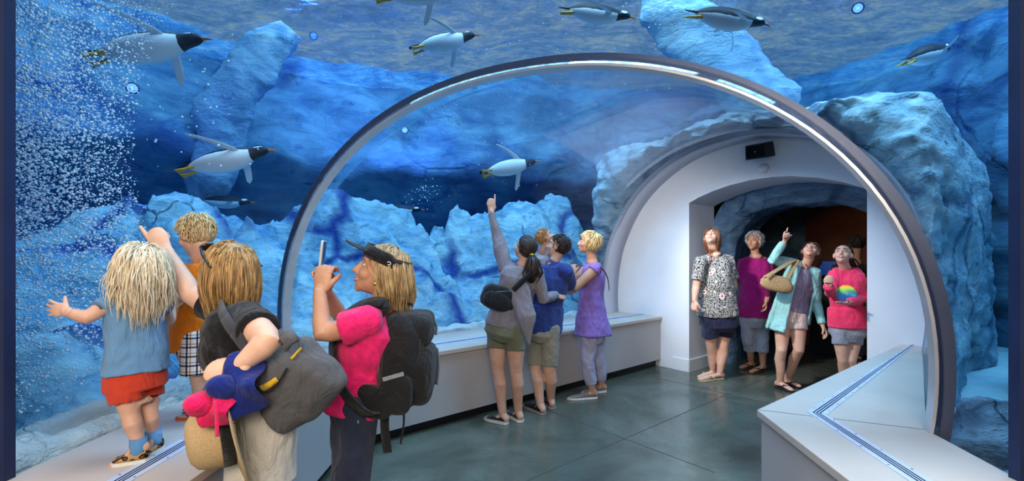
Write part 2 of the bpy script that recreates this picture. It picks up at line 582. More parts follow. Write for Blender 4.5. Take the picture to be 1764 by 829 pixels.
door = [(0, 0.0), (0, 2.10)] + [(t, z) for t, z in ((0.12, 2.155), (0.3, 2.215), (0.5, 2.262), (0.75, 2.295), (0.95, 2.30), (1.15, 2.285), (1.4, 2.235), (1.6, 2.17), (1.8, 2.08))] + [(1.8, 0.0)]
outer = [(t, z) for t, z in [(-1.3, 0.0), (-1.3, 1.3), (-1.15, 1.9), (-0.7, 2.4), (-0.1, 2.75), (0.5, 2.86), (1.1, 2.85), (1.75, 2.58), (2.12, 2.05), (2.29, 1.4), (2.29, 0.0)]]
poly = outer + list(reversed(door))
mb = MB()
nn_ = len(poly)
vs = [TP(t, z, 0) for t, z in poly] + [TP(t, z, 0.64) for t, z in poly]
fs = [(k, (k + 1) % nn_, nn_ + (k + 1) % nn_, nn_ + k) for k in range(nn_)]
for tri in geometry.tessellate_polygon([[V((t, z, 0)) for t, z in poly]]):
    fs.append(tuple(tri)); fs.append(tuple(nn_ + i for i in reversed(tri)))
mb.add(vs, fs)
tag(mb.build('wall_portal', M_WHITE, smooth=False), kind='structure')
# flange round the end of the acrylic
mb = MB()
P0, P1 = portal_arch(-0.0, FLANGE - 0.03), portal_arch(0.06, FLANGE - 0.03)
P2, P3 = portal_arch(-0.0, 0.02), portal_arch(0.06, 0.02)
mb.rings([[a, c, d, b] for a, b, c, d in zip(P0, P1, P2, P3)])
tag(mb.build('trim_1', M_FLANGE), kind='structure')
# baseboard round the left pier
mb = MB()
for (t0, t1, d0, d1) in ((-0.22, 0.012, -0.014, 0.0), (0.0, 0.014, -0.014, 0.65)):
    q = [TP(t0, 0, d0), TP(t1, 0, d0), TP(t1, 0, d1), TP(t0, 0, d1)]
    mb.prism([(p.x, p.y) for p in q], 0, 0.15)
tag(mb.build('baseboard_left', M_WHITE, smooth=False), kind='structure')

# ------------------------------------------------------------------ floor, room beyond the doorway, wall round the entrance
mb = MB(); mb.prism([(-3.2, -3), (3.2, -3), (9.5, 5), (9.5, 13), (2.5, 13), (-3.2, 6)], -0.12, 0.0)
tag(mb.build('floor', M_FLOOR, smooth=False), kind='structure')
mb = MB()
for a, b in (((-0.35, 2.6), (3.3, 5.75)), ((0.25, 4.45), (1.35, 3.1)), ((1.65, 5.55), (3.1, 3.85)), ((-1.0, 1.2), (1.1, 1.2))):
    a, b = V((*a, 0)), V((*b, 0)); t = (b - a).normalized(); s = V((-t.y, t.x, 0)) * 0.004
    mb.prism([(p.x, p.y) for p in (a - s, b - s, b + s, a + s)], 0.0, 0.0012)
tag(mb.build('trim_2', plain('floor_joint', lin(70, 66, 58), 0.6), smooth=False), kind='structure')


def slab(name, t0, t1, d0, d1, z0, z1, m, kind='structure'):
    mb = MB()
    q = [TP(t0, 0, d0), TP(t1, 0, d0), TP(t1, 0, d1), TP(t0, 0, d1)]
    mb.prism([(p.x, p.y) for p in q], z0, z1)
    return tag(mb.build(name, m, smooth=False), kind=kind)


slab('wall_back', -1.0, 2.12, 6.2, 6.3, 0, 2.5, M_BROWN)
slab('wall_room_left', -1.0, -0.93, 0.66, 6.3, 0, 2.5, M_BROWN)
slab('wall_room_right', 2.05, 2.12, 0.66, 6.3, 0, 2.5, M_BROWN)
slab('ceiling', -1.0, 2.12, 0.66, 6.3, 2.45, 2.5, M_BROWN)
# brown panels and a lit niche deep in the room
slab('trim_3', 1.7, 1.78, 3.4, 6.2, 0, 2.44, plain('orange_brown', lin(84, 50, 32), 0.6))
slab('wall_partition', 0.2, 1.7, 3.4, 3.5, 0, 2.44, plain('terracotta_wall', lin(88, 52, 38), 0.7, 0.2, 0, 0.25, 2))
spot('room_spot', TP(1.4, 2.4, 1.9), TP(1.0, 1.2, 3.6), 16, 70, (1.0, 0.62, 0.32))
spot('doorway_fill_spot', TP(0.3, 2.5, -2.2), TP(0.95, 0.9, 0.2), 300, 60, (1.0, 0.95, 0.9), 1.0)  # unseen lamp added in the tunnel to brighten the doorway group

# blue rock vault just inside the doorway
mb = MB()
vault = [(-0.02, 0.0), (0.0, 0.7), (-0.02, 1.3), (0.06, 1.75), (0.22, 2.0), (0.45, 2.12), (0.8, 2.19), (1.2, 2.19), (1.55, 2.13), (1.9, 2.0), (2.1, 1.6), (2.12, 0.0)]
vin = resample([V((t, z, 0)) for t, z in smooth_path([V((a, b, 0)) for a, b in vault], 2) for t, z in [(t, z)]] if False else smooth_path([V((a, b, 0)) for a, b in vault], 2), 60)
rings = []
for i in range(26):
    k = i / 25
    dd = 0.645 + 0.95 * k
    rr = []
    for q in vin:
        c = V((1.05, 1.0, 0)); dirv = (q - c)
        sc = 1.0 - 0.10 * math.sin(math.pi * min(1, k * 1.3)) - 0.05 * k
        h = fnoise((q.x, q.y, k * 2), 1.8, 4, 3.3) * 0.07
        s = c + dirv * (sc + h)
        rr.append(TP(s.x, max(0, s.y) if q.y > 0.01 else 0, dd))
    rings.append(rr)
back = [TP(1.05 + (q.x - 1.05) * 1.06, q.y * 1.05, 1.6) for q in vin]
front = [TP(1.05 + (q.x - 1.05) * 1.08, q.y * 1.1, 0.645) for q in vin]
mb.rings([front] + rings + [back], closed=False, cap=False)
tag(mb.build('rock_vault', rock('rock_vault', lin(120, 160, 196), lin(70, 104, 150), lin(30, 50, 96), 0.5, 1.4)), 'blue painted rock vault just inside the white arched doorway', 'rock')

# entrance frame posts at the two sides of the picture, and the wall they stand in
for i, s in enumerate((-1, 1)):
    mb = MB(); mb.box((s * 2.105, 1.66, 1.8), (0.6, 0.03, 3.6)); mb.box((s * 1.8, 1.655, 1.8), (0.02, 0.04, 3.6))
    tag(mb.build('trim_%d' % (4 + i), M_JAMB, smooth=False), kind='structure')
mb = MB(); mb.box((0, 1.68, 3.3), (4.7, 0.12, 1.2))
tag(mb.build('trim_6', M_JAMB, smooth=False), kind='structure')
mb = MB(); mb.box((-4.5, 1.62, 2.2), (4.4, 0.12, 5.2)); mb.box((4.5, 1.62, 2.2), (4.4, 0.12, 5.2)); mb.box((0, 1.62, 4.4), (4.7, 0.12, 1.2))
tag(mb.build('wall_entrance', M_JAMB, smooth=False), kind='structure')

# ------------------------------------------------------------------ the tank
def sheet(name, path, profile, m, amp=0.22, sc=0.7, nu=150, nv=56, seed=1.0, strata=0.12):
    """rock wall: plan path (outward = left of travel), profile [(offset outward, z)]"""
    pu = resample(smooth_path([V((x, y, 0)) for x, y in path], 3), nu)
    pv = resample(smooth_path([V((o, z, 0)) for o, z in profile], 2), nv)
    rings = []
    for j, q in enumerate(pv):
        r = []
        for i, p in enumerate(pu):
            t = (pu[min(i + 1, nu - 1)] - pu[max(i - 1, 0)]).normalized()
            o = V((-t.y, t.x, 0))
            base = V((p.x, p.y, q.y)) + o * q.x
            h = fnoise(base, sc, 6, seed) * amp + (abs(fnoise((base.x + base.z * 0.5, base.y, base.z * 2.4), 0.8, 4, seed + 9)) - 0.3) * strata
            r.append(base + o * h + V((0, 0, fnoise(base, sc, 4, seed + 5) * amp * 0.5)))
        rings.append(r)
    mb = MB(); mb.rings(rings, closed=False, cap=False)
    return tag(mb.build(name, m), kind='structure')


sheet('wall_left', [(-6.0, 1.2), (-6.1, 3.0), (-5.9, 5.2), (-4.5, 7.2), (-2.0, 8.5), (0.6, 9.0), (2.6, 9.4), (4.6, 9.2)],
      [(1.3, 0), (1.35, 1.5), (1.2, 2.5), (0.3, 2.72), (-0.25, 2.9), (-0.2, 3.2), (0.1, 3.8), (0.35, 4.4), (0.4, 5.0)], M_ROCK_WALL, 0.3)
sheet('wall_right', [(4.0, 9.6), (5.9, 8.6), (6.6, 6.6), (6.1, 4.6), (5.6, 3.0), (5.4, 1.2)],
      [(0.3, 0), (0.1, 1.0), (0.2, 2.2), (0.0, 3.0), (0.2, 4.0), (0.4, 5.0)], M_ROCK_WALL, 0.32, 0.8, 110, 50, 4.0)


def ground(name, poly, z, m):
    mb = MB(); mb.prism(poly, z - 0.1, z)
    return tag(mb.build(name, m, smooth=False), kind='structure')


ground('floor_tank_left', [(-1.8, 1.7), (-1.85, 3.85), (1.2, 6.9), (1.6, 10.5), (-8, 10.5), (-8, 1.7)], 0.34, M_SANDFLOOR)
ground('floor_tank_right', [(1.85, 1.7), (1.93, 2.1), (3.7, 4.05), (5.5, 7.5), (8, 9), (8, 1.7)], 0.22, M_SANDFLOOR)

# water: the box of the tank less the two tunnels and the portal block
def solid(name, rings):
    mb = MB(); mb.rings(rings)
    me = mb.mesh(name)
    o = link_mesh(me, name, M_WATER)
    return o


def lowered(p):
    return [V((p[0].x, p[0].y, -0.5))] + p + [V((p[-1].x, p[-1].y, -0.5))]


cut_a = solid('cut_a', [lowered([q - V((0, 0.3, 0)) for q in prof_e(0.09)]), lowered(prof_e(0.09)), lowered([p + RN * 0.05 for p in prof_r(0.09)])])
cut_b = solid('cut_b', [lowered([p - RN * 0.04 for p in prof_r(0.09)]), lowered(portal_arch(0.09, FLANGE)), lowered(portal_arch(0.09, 0.3))])
blk = MB(); q = [TP(-1.2, 0, 0.02), TP(2.36, 0, 0.02), TP(2.36, 0, 8.0), TP(-1.2, 0, 8.0)]
blk.prism([(p.x, p.y) for p in q], -0.4, 2.86)
cut_c = link_mesh(blk.mesh('cut_c'), 'cut_c', M_WATER)
wb_ = MB(); wb_.box((0, 6.2, 2.3), (16, 9.0, 4.5))
water = link_mesh(wb_.mesh('water'), 'water', M_WATER, smooth=False)
for c in (cut_a, cut_b, cut_c):
    b = water.modifiers.new('b', 'BOOLEAN'); b.object = c; b.operation = 'DIFFERENCE'; b.solver = 'EXACT'
dg = bpy.context.evaluated_depsgraph_get()
wm = bpy.data.meshes.new_from_object(water.evaluated_get(dg))
water.modifiers.clear(); water.data = wm
for c in (cut_a, cut_b, cut_c): bpy.data.objects.remove(c)
tag(water, 'clear blue water filling the tank round the tunnels', 'water', kind='structure')

mb = MB()
rings = []
for j in range(90):
    y = 1.5 + 9.5 * j / 89
    r = []
    for i in range(130):
        x = -8 + 16 * i / 129
        r.append(V((x, y, 4.58 + 0.10 * fnoise((x, y, 0), 0.8, 4, 2.0))))
    rings.append(r)
mb.rings(rings, closed=False, cap=False)
tag(mb.build('water_surface', M_SURFACE), 'rippled bright underside of the water surface overhead', 'water', kind='structure')


# rock slopes along the left glass; crest heights follow the photograph
def interp(x, xs, ys):
    return float(np.interp(x, xs, ys))


FRONT = resample(smooth_path([V((-1.98, 1.6, 0)), V((-1.98, 2.6, 0)), V((-2.1, 3.7, 0)), V((-1.4, 4.5, 0)), V((0.2, 5.85, 0)), V((1.5, 7.0, 0))], 2), 200)
BACK = resample(smooth_path([V((-5.4, 1.6, 0)), V((-5.2, 3.4, 0)), V((-4.5, 5.2, 0)), V((-2.9, 6.7, 0)), V((-0.6, 8.0, 0)), V((1.2, 8.7, 0))], 2), 200)
CREST = ([-400, 60, 180, 250, 330, 400, 470, 520, 570, 650, 700, 735, 770, 830, 900, 1040], [470, 430, 372, 335, 345, 405, 412, 372, 356, 362, 382, 402, 372, 355, 352, 352])


def slope_rock(u0, u1, seed, label, m=M_ROCK_BLUE):
    nu, nv = 150, 100
    rings = []
    for j in range(nv):
        v = j / (nv - 1)
        r = []
        for i in range(nu):
            e = i / (nu - 1)
            u = (u0 + (u1 - u0) * e) * 199
            a = FRONT[int(u)].lerp(FRONT[min(199, int(u) + 1)], u % 1); b = BACK[int(u)].lerp(BACK[min(199, int(u) + 1)], u % 1)
            p = a.lerp(b, v)
            c = a.lerp(b, 0.72)
            px = HX + F * c.x / c.y
            top = EYE + (HY - interp(px, *CREST)) / F * c.y
            end = min(1, (min(e, 1 - e) / 0.10)) ** 0.5 if 0 < e < 1 else 0
            s = min(1, v / 0.72)
            prof = s ** 0.85 * 0.75 + 0.25 * math.sin(s * math.pi / 2) if v <= 0.72 else max(0, 1 - ((v - 0.72) / 0.28) ** 2 * 1.0)
            z = 0.36 + (top - 0.36) * prof * (0.25 + 0.75 * end)
            h = fnoise((p.x, p.y, z), 0.75, 7, seed) * 0.34 + abs(fnoise((p.x, p.y, z), 1.9, 5, seed + 2)) * 0.12
            fold = -0.24 * max(0, 1 - abs(fnoise((p.x, p.y, z * 0.6), 0.55, 3, seed + 4)) * 7)
            k = min(1, v * 5)
            r.append(V((p.x + fnoise((p.x, p.y, z), 0.9, 4, seed + 7) * 0.2 * k, p.y, max(0.3, z + (h + fold) * k))))
        rings.append(r)
    mb = MB(); mb.rings(rings, closed=False, cap=False)
    return tag(mb.build('rock_slope', m), label, 'rock')


slope_rock(0.0, 0.44, 1.0, 'blue rock mound behind the bubbles and the two small children')
slope_rock(0.40, 0.70, 5.0, 'blue cracked rock slope behind the woman holding up a phone')
slope_rock(0.665, 1.0, 8.0, 'blue rock slope behind the woman pointing up and the man beside her')

# white ledge of rock outside the bottom of the left glass
def ledge(name, path, rx, rz, z, label, seed, m=M_SAND):
    pts = resample(smooth_path([V((x, y, 0)) for x, y in path], 2), 120)
    rings = []
    for i, p in enumerate(pts):
        t = (pts[min(i + 1, 119)] - pts[max(i - 1, 0)]).normalized(); s = V((t.y, -t.x, 0))
        r = []
        for k in range(16):
            a = 2 * math.pi * k / 16
            h = 1 + 0.5 * fnoise((p.x * 1.5 + math.cos(a), p.y * 1.5, math.sin(a)), 1.6, 4, seed)
            r.append(V((p.x, p.y, z)) + s * (math.cos(a) * rx * h) + V((0, 0, math.sin(a) * rz * h)))
        rings.append(r)
    mb = MB(); mb.rings(rings)
    return tag(mb.build(name, m), label, 'rock')


ledge('rock_ledge', [(-2.05, 1.72), (-2.06, 2.6), (-2.13, 3.55)], 0.13, 0.13, 0.56, 'white rocky ledge outside the glass behind the little girl\'s shoes', 2.0)
ledge('rock_ledge', [(-2.0, 4.0), (-0.6, 5.12), (0.5, 6.05), (1.25, 6.7)], 0.13, 0.11, 0.56, 'white rocky ledge along the far bench behind the standing couple', 6.0)

# rock block round the portal
def rock_block():
    t0, t1, top, cz, ct = -1.34, 2.42, 2.93, 1.0, 0.58
    mb = MB()
    inner = portal_arch(0.055, -0.30, zfoot=0.2)
    outer = []
    for p in inner:
        q = p - PJ; t = q.dot(W); z = p.z
        dx, dz = t - ct, z - cz
        sx = (t1 - ct) / dx if dx > 1e-6 else ((t0 - ct) / dx if dx < -1e-6 else 1e9)
        sz = (top - cz) / dz if dz > 1e-6 else 1e9
        s = min(sx, sz); s = (1 / (1 / sx ** 9 + 1 / sz ** 9)) ** (1 / 9)
        outer.append((ct + dx * s, cz + dz * s))
    rings = []
    NR = 22
    for j in range(NR + 1):
        k = j / NR
        r = []
        for p, o in zip(inner, outer):
            q = p - PJ; t = q.dot(W)
            tt = t + (o[0] - t) * k; zz = p.z + (o[1] - p.z) * k
            r.append((tt, zz, -0.30 - 0.16 * math.sin(math.pi * min(1, k * 1.1)) + 0.12 * k ** 4, k))
        rings.append(r)
    for j in range(1, 22):
        k = j / 21
        rings.append([(o[0] + 0.0, o[1], -0.18 + 3.2 * k, 1.0) for o in outer])
    # denser along the arch
    dense = []
    for r in rings:
        row = []
        for a, b in zip(r, r[1:]):
            for e in (0, 0.25, 0.5, 0.75): row.append(tuple(x + (y - x) * e for x, y in zip(a, b)))
        dense.append(row + [r[-1]])
    out = []
    for r in dense:
        row = []
        for (t, z, dd, k) in r:
            p = TP(t, z, dd)
            g = min(1, k * 3)
            h = fnoise(p, 0.9, 6, 3.0) * 0.22 * g + abs(fnoise(p, 3.5, 4, 1.0)) * 0.06 * g; h2 = abs(fnoise(p, 1.7, 5, 7.0)) * 0.18 * g
            c = TP(ct, cz, dd); rad = (p - c).normalized()
            row.append(p + rad * (h * 0.55 - h2 * 0.3) - D * (h + h2) * (1 if k < 1 else 0.4))
        out.append(row)
    mb.rings(out, closed=False, cap=False)
    return tag(mb.build('rock_arch', M_ROCK_PALE), 'pale rock mass framing the white portal arch on both sides', 'rock')


rock_block()


def rib(path, r, label, seed):  # pale solid band added in place of a reflection on the acrylic
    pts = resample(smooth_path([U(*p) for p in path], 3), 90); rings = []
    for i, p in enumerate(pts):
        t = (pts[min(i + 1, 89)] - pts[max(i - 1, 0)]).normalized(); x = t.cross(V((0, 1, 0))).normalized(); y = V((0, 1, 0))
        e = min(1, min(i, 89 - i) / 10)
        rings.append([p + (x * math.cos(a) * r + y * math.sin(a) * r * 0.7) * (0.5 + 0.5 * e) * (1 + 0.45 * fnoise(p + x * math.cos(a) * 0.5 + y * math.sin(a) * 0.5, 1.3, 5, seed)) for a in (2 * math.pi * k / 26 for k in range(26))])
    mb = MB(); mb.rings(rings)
    return tag(mb.build('reflection_band', M_REFLECTION_BAND, None), label, 'rock')


M_REFLECTION_BAND = rock('reflection_band', lin(196, 216, 226), lin(140, 176, 204), lin(60, 100, 150), 0.3, 1.2)
rib([(500, 50, 6.9), (452, 95, 6.8), (415, 150, 6.7), (388, 215, 6.7), (368, 280, 6.8), (352, 345, 6.9)], 0.36, 'pale band imitating a reflection on the acrylic, against the blue wall left of the ring', 3.0)
rib([(1120, -30, 6.3), (1190, 40, 6.2), (1245, 105, 6.0), (1300, 165, 5.8), (1345, 215, 5.6)], 0.36, 'pale band imitating a reflection on the acrylic, coming down to the portal rock at the top right', 5.0)


def boulder(name, c, r, seed, m, label, amp=0.22, sc=1.2, rot=0.0, nu=72, nv=44, sharp=0.0):
    vs = []
    mb = MB(); mb.ell((0, 0, 0), (1, 1, 1), None, nu, nv)
    R = Matrix.Rotation(rot, 3, 'Z')
    for i, p in enumerate(mb.v):
        q = R @ V((p.x * r[0], p.y * r[1], p.z * r[2])) + V(c)
        h = fnoise(q, sc, 6, seed) * amp - abs(fnoise(q, sc * 0.8, 3, seed + 3)) * sharp
        mb.v[i] = q + (R @ p) * h
    return tag(mb.build(name, m), label, 'rock')


boulder('boulder', (2.30, 2.26, 0.40), (0.29, 0.20, 0.34), 3.0, M_ROCK_GREY, 'grey cracked boulder in the water beyond the right bench corner', 0.10, 2.2, 0.5)
boulder('boulder', (2.24, 1.97, 0.30), (0.22, 0.15, 0.22), 9.0, M_ROCK_GREY, 'low grey rock lying in front of the cracked boulder by the right glass', 0.08, 2.4, 0.2)
boulder('boulder', (5.1, 3.6, 0.4), (0.6, 0.9, 1.3), 5.0, M_ROCK_PALE, 'pale upright rock standing right of the portal in the water', 0.4, 0.9, 0.4)

# ------------------------------------------------------------------ bubbles
rng = np.random.default_rng(3)
ico = bmesh.new(); bmesh.ops.create_icosphere(ico, subdivisions=1, radius=1.0)
iv = np.array([v.co[:] for v in ico.verts]); iff = np.array([[v.index for v in f.verts] for f in ico.faces]); ico.free()
nb = 26000
z = rng.uniform(0.75, 4.45, nb)
pxs = 22 + rng.beta(1.0, 1.45, nb) * (250 + 40 * np.sin(z * 2.2))
xx = -(2.09 + np.abs(rng.normal(0, 1, nb)) * 0.26)
dep = xx / ((pxs - HX) / F)
keep = dep > 1.76
low = rng.uniform(0, 1, nb) < np.clip((z - 0.5) / 0.9, 0.2, 1)
keep &= low
xx, dep, z = xx[keep], dep[keep], z[keep]
rad = np.clip(rng.lognormal(math.log(0.0037), 0.45, len(xx)), 0.0014, 0.009)
# scattered small groups farther away
ex = []
for (px, py, d, s, k) in ((760, 190, 6.4, 0.14, 70), (735, 330, 6.6, 0.13, 60), (860, 215, 6.2, 0.4, 40), (300, 195, 3.4, 0.28, 60), (725, 85, 5.0, 0.4, 40), (880, 85, 5.2, 0.3, 40), (1130, 60, 4.6, 0.4, 90), (905, 205, 6.0, .5, 20)):
    c = U(px, py, d)
    for _ in range(k): ex.append((c.x + rng.normal(0, s), c.y + rng.normal(0, 0.1), c.z + rng.normal(0, s), rng.uniform(0.004, 0.011)))
ex = np.array(ex)
cx = np.concatenate([np.stack([xx, dep, z], 1), ex[:, :3]]); cr = np.concatenate([rad, ex[:, 3]])
fl = rng.uniform(0.55, 1.0, len(cr))
vv = (iv[None] * cr[:, None, None]); vv[:, :, 2] *= fl[:, None]; vv = vv + cx[:, None, :]
ff = (iff[None] + (np.arange(len(cr)) * len(iv))[:, None, None]).reshape(-1, 3)
me = bpy.data.meshes.new('bubbles'); me.from_pydata(vv.reshape(-1, 3).tolist(), [], ff.tolist())
nbm = N('bubble_white').set(0.15, 0.8); nbm.color((0.86, 0.93, 1, 1))
tag(link_mesh(me, 'bubbles', nbm.mat, fix=False), 'white air bubbles rising in the water at the left glass', 'bubbles', kind='stuff')

# ------------------------------------------------------------------ benches
def offset_prism(mb, a, b, c, d, z0, z1):
    mb.prism([(p[0], p[1]) for p in (a, b, c, d)], z0, z1)


def bench(label, inner, outer_, strip0, strip1, back=False):
    """an L of two legs: plan polylines of the front edge, glass edge and vent strip (3 points each)"""
    root = empty('bench', (inner[1][0], inner[1][1], 0), label, 'bench')
    c2 = V((sum(p[0] for p in inner + outer_) / 6, sum(p[1] for p in inner + outer_) / 6))
    for k in (0, 1):
        mb = MB(); mb.prism([inner[k], inner[k + 1], outer_[k + 1], outer_[k]], BT - 0.035, BT)
        mb.build('bench_top', M_BENCH, root, smooth=False, bevel=0.004)
    ins = lambda i, e: tuple(V(inner[i]).lerp(V(outer_[i]), e))
    for k in (0, 1):
        mb = MB(); mb.prism([ins(k, 0.03), ins(k + 1, 0.03), ins(k + 1, 0.9), ins(k, 0.9)], 0.09, BT - 0.036)
        mb.build('front_panel', M_BENCHF, root, smooth=False)
        mb = MB(); mb.prism([ins(k, 0.12), ins(k + 1, 0.12), ins(k + 1, 0.85), ins(k, 0.85)], 0.0, 0.0895)
        mb.build('toe_kick', M_BLACK, root, smooth=False)
    for k in (0, 1):
        s = lambda i, e: tuple(V(strip0[i]).lerp(V(strip1[i]), e))
        mb = MB(); mb.prism([s(k, 0), s(k + 1, 0), s(k + 1, 1), s(k, 1)], BT + 0.0004, BT + 0.004)
        mb.mi = 1
        for e in (0.30, 0.46, 0.62):
            mb.prism([s(k, e), s(k + 1, e), s(k + 1, e + 0.075), s(k, e + 0.075)], BT + 0.0035, BT + 0.0048)
        mb.mi = 2
        L = (V(strip0[k + 1]) - V(strip0[k])).length; m = max(2, int(L / 0.16))
        for i in range(m):
            for e in (0.1, 0.9):
                p = V(s(k, e)).lerp(V(s(k + 1, e)), (i + 0.5) / m)
                mb.tube([(p.x, p.y, BT + 0.003), (p.x, p.y, BT + 0.0052)], 0.0045, 8, (False, False))
        mb.build('vent_strip', (M_STRIP, M_SLOT, M_CHROME), root, smooth=False)
    # thin dark mitre joint
    a, b = V(inner[1]), V(outer_[1]); t = (b - a).normalized(); q = V((-t.y, t.x)) * 0.0014
    mb = MB(); mb.prism([tuple(a - q), tuple(b - q), tuple(b + q), tuple(a + q)], BT, BT + 0.0006)
    mb.build('joint', M_SLOT, root, smooth=False)
    return root


def G(px, py, z=BT):
    """plan point of a pixel on a horizontal plane"""
    d = (EYE - z) * F / (py - HY)
    return ((px - HX) / F * d, d)


CL, CRr = V((-1.16, 3.38)), V(G(1304, 706))
D2 = V((D.x, D.y))
# left bench
innerL = [(-1.13, 0.3), tuple(CL), G(1145, 545)]
outerL = [(-1.80, 0.3), (-1.83, 3.80), tuple(V(G(1145, 545)) + V((-0.643, 0.766)) * 0.80)]
w_ = lambda a, b, e: tuple(V(a).lerp(V(b), e))
sL0 = [w_(a, b, 0.30) for a, b in zip(innerL, outerL)]; sL1 = [w_(a, b, 0.43) for a, b in zip(innerL, outerL)]
bench('long grey bench with metal vent strip along the left glass wall', innerL, outerL, sL0, sL1)
# right bench
endR = V(G(1500, 618)); endB = CRr + (V(G(1570, 585)) - CRr) * 0.985
innerR = [tuple(CRr + (V(G(1464, 829)) - CRr) * 2.0), tuple(CRr), tuple(endB)]
s1 = V(G(1400, 713)); outc = V((1.90, 2.13))
outerR = [tuple(V((1.735, 1.645)) + (V((1.735, 1.645)) - V((1.80, 2.21))) * 1.7), tuple(outc), tuple(V(TP(2.2, 0, -0.02).xy))]
sR0 = [w_(innerR[0], outerR[0], 0.33), tuple(V(G(1390, 710))), w_(innerR[2], outerR[2], 0.40)]
sR1 = [w_(innerR[0], outerR[0], 0.50), tuple(V(G(1424, 716))), w_(innerR[2], outerR[2], 0.56)]
bench('grey corner bench with metal vent strip in the right foreground', innerR, outerR, sR0, sR1)

# ------------------------------------------------------------------ fittings on the portal wall
sp = U(1315, 262, 5.05)
root = empty('loudspeaker', sp, 'black box loudspeaker mounted above the arched doorway', 'loudspeaker')
Mw = Matrix((W, D, V((0, 0, 1)))).transposed()
Mt = Mw @ Matrix.Rotation(math.radians(14), 3, 'X') @ Matrix.Rotation(math.radians(-12), 3, 'Z')
tt = (sp - PJ).dot(W)
spc = TP(tt, sp.z, -0.15)
mb = MB(); mb.box(spc, (0.25, 0.15, 0.155), Mt, 0.92); mb.build('cabinet', M_BLACK, root, smooth=False, bevel=0.012)
mb = MB(); mb.box(spc - Mt @ V((0, 0.078, 0)), (0.21, 0.006, 0.125), Mt); mb.build('grille', plain('speaker_grille', lin(14, 14, 16), 0.8, 0.1, 0, 0.2, 200), root, smooth=False, bevel=0.003)
mb = MB(); mb.box(spc - Mt @ V((0.0, 0.0825, 0)), (0.012, 0.003, 0.012), Mt); mb.build('badge', plain('badge_gold', lin(190, 150, 60), 0.4, 0.5, 0.5), root, smooth=False)
mb = MB(); mb.tube([spc + D * 0.03, spc + D * 0.14], 0.022, 12, (False, False)); mb.box(TP(tt, sp.z, -0.010), (0.10, 0.016, 0.10), Mw); mb.build('bracket', M_BLACK, root, smooth=False)
dp = U(1314, 290, 5.08); tt2 = (dp - PJ).dot(W); dp = TP(tt2, dp.z, 0)
root = empty('smoke_detector', dp, 'round white detector on the wall under the loudspeaker', 'detector')
mb = MB(); mb.tube([dp - D * 0.001, dp - D * 0.03], [0.052, 0.048], 24, (False, True)); mb.build('housing', M_WHITE, root)
mb = MB(); mb.ell(dp - D * 0.036, (0.026, 0.026, 0.026), None, 20, 12); mb.build('lens', plain('detector_lens', lin(200, 205, 215), 0.2, 0.6), root)

# underwater lamps
def lamp(p, aim, label, power):
    root = empty('underwater_lamp', p, label, 'lamp')
    t = (V(aim) - p).normalized()
    mb = MB(); mb.tube([p - t * 0.10, p], [0.05, 0.065], 18, (True, False)); mb.build('housing', M_BLACK, root)
    mb = MB(); mb.ell(p + t * 0.005, (0.05, 0.05, 0.03), t.to_track_quat('Z', 'Y').to_matrix(), 18, 10)
    n = N('lamp_lens'); n.color((0.0, 0.0, 0.02, 1)); n.bsdf.inputs['Emission Color'].default_value = (0.10, 0.22, 1, 1); n.bsdf.inputs['Emission Strength'].default_value = 3.2
    mb.build('lens', n.mat, root)
    d = bpy.data.lights.new('lamp_light', 'POINT'); d.energy = power; d.color = (0.08, 0.18, 1.0); d.shadow_soft_size = 0.05
    o = bpy.data.objects.new('lamp_light', d); o.location = p + t * 0.16; COL.objects.link(o); o.parent = root; o.matrix_parent_inverse = Matrix.Translation(p).inverted()


lamp(U(228, 152, 5.2), (-2, 2.0, 2.0), 'blue underwater lamp shining through the bubbles at left', 25)
lamp(U(697, 224, 7.7), (0, 2, 2.0), 'blue underwater lamp on the back wall inside the ring', 40)
lamp(U(540, 62, 7.4), (0, 2, 2.2), 'blue underwater lamp high up at the water line', 25)
lamp(U(1478, 14, 5.6), (1, 2, 2.2), 'blue underwater lamp high up at upper right', 25)

# ------------------------------------------------------------------ people: builders
def basis(fwd, up):
    f = V(fwd).normalized(); u = V(up); u = (u - f * u.dot(f)).normalized(); r = f.cross(u)
    return Matrix((r, f, u)).transposed()     # columns: right, forward, up


def lerp(a, b, k): return a + (b - a) * k


def head_shapes(mb, c, M, s, face=True):
    """skull, jaw, nose, ears and brow round the head centre; s = 1 for an adult (0.225 m tall)"""
    def E(p, r, R=None): mb.ell(c + M @ (V(p) * s), [x * s for x in r], M if R is None else M @ R, 18, 12)
    E((0, -0.014, 0.030), (0.074, 0.092, 0.083))
    E((0, 0.022, -0.030), (0.060, 0.068, 0.074))
    E((0, 0.048, -0.068), (0.040, 0.040, 0.034))
    E((0, 0.068, -0.090), (0.020, 0.018, 0.018))
    for sx in (-1, 1):
        E((sx * 0.036, 0.052, -0.024), (0.028, 0.030, 0.028))
        E((sx * 0.075, -0.004, -0.008), (0.010, 0.021, 0.031), Matrix.Rotation(sx * -0.35, 3, 'Z'))
    E((0, 0.070, 0.032), (0.048, 0.016, 0.016))
    mb.tube([c + M @ (V((0, 0.080, 0.018)) * s), c + M @ (V((0, 0.094, -0.006)) * s), c + M @ (V((0, 0.104, -0.026)) * s)], [0.008 * s, 0.010 * s, 0.0125 * s], 10)
    for sx in (-1, 1): E((sx * 0.011, 0.090, -0.030), (0.009, 0.011, 0.008))
    E((0, 0.078, -0.058), (0.024, 0.014, 0.013))


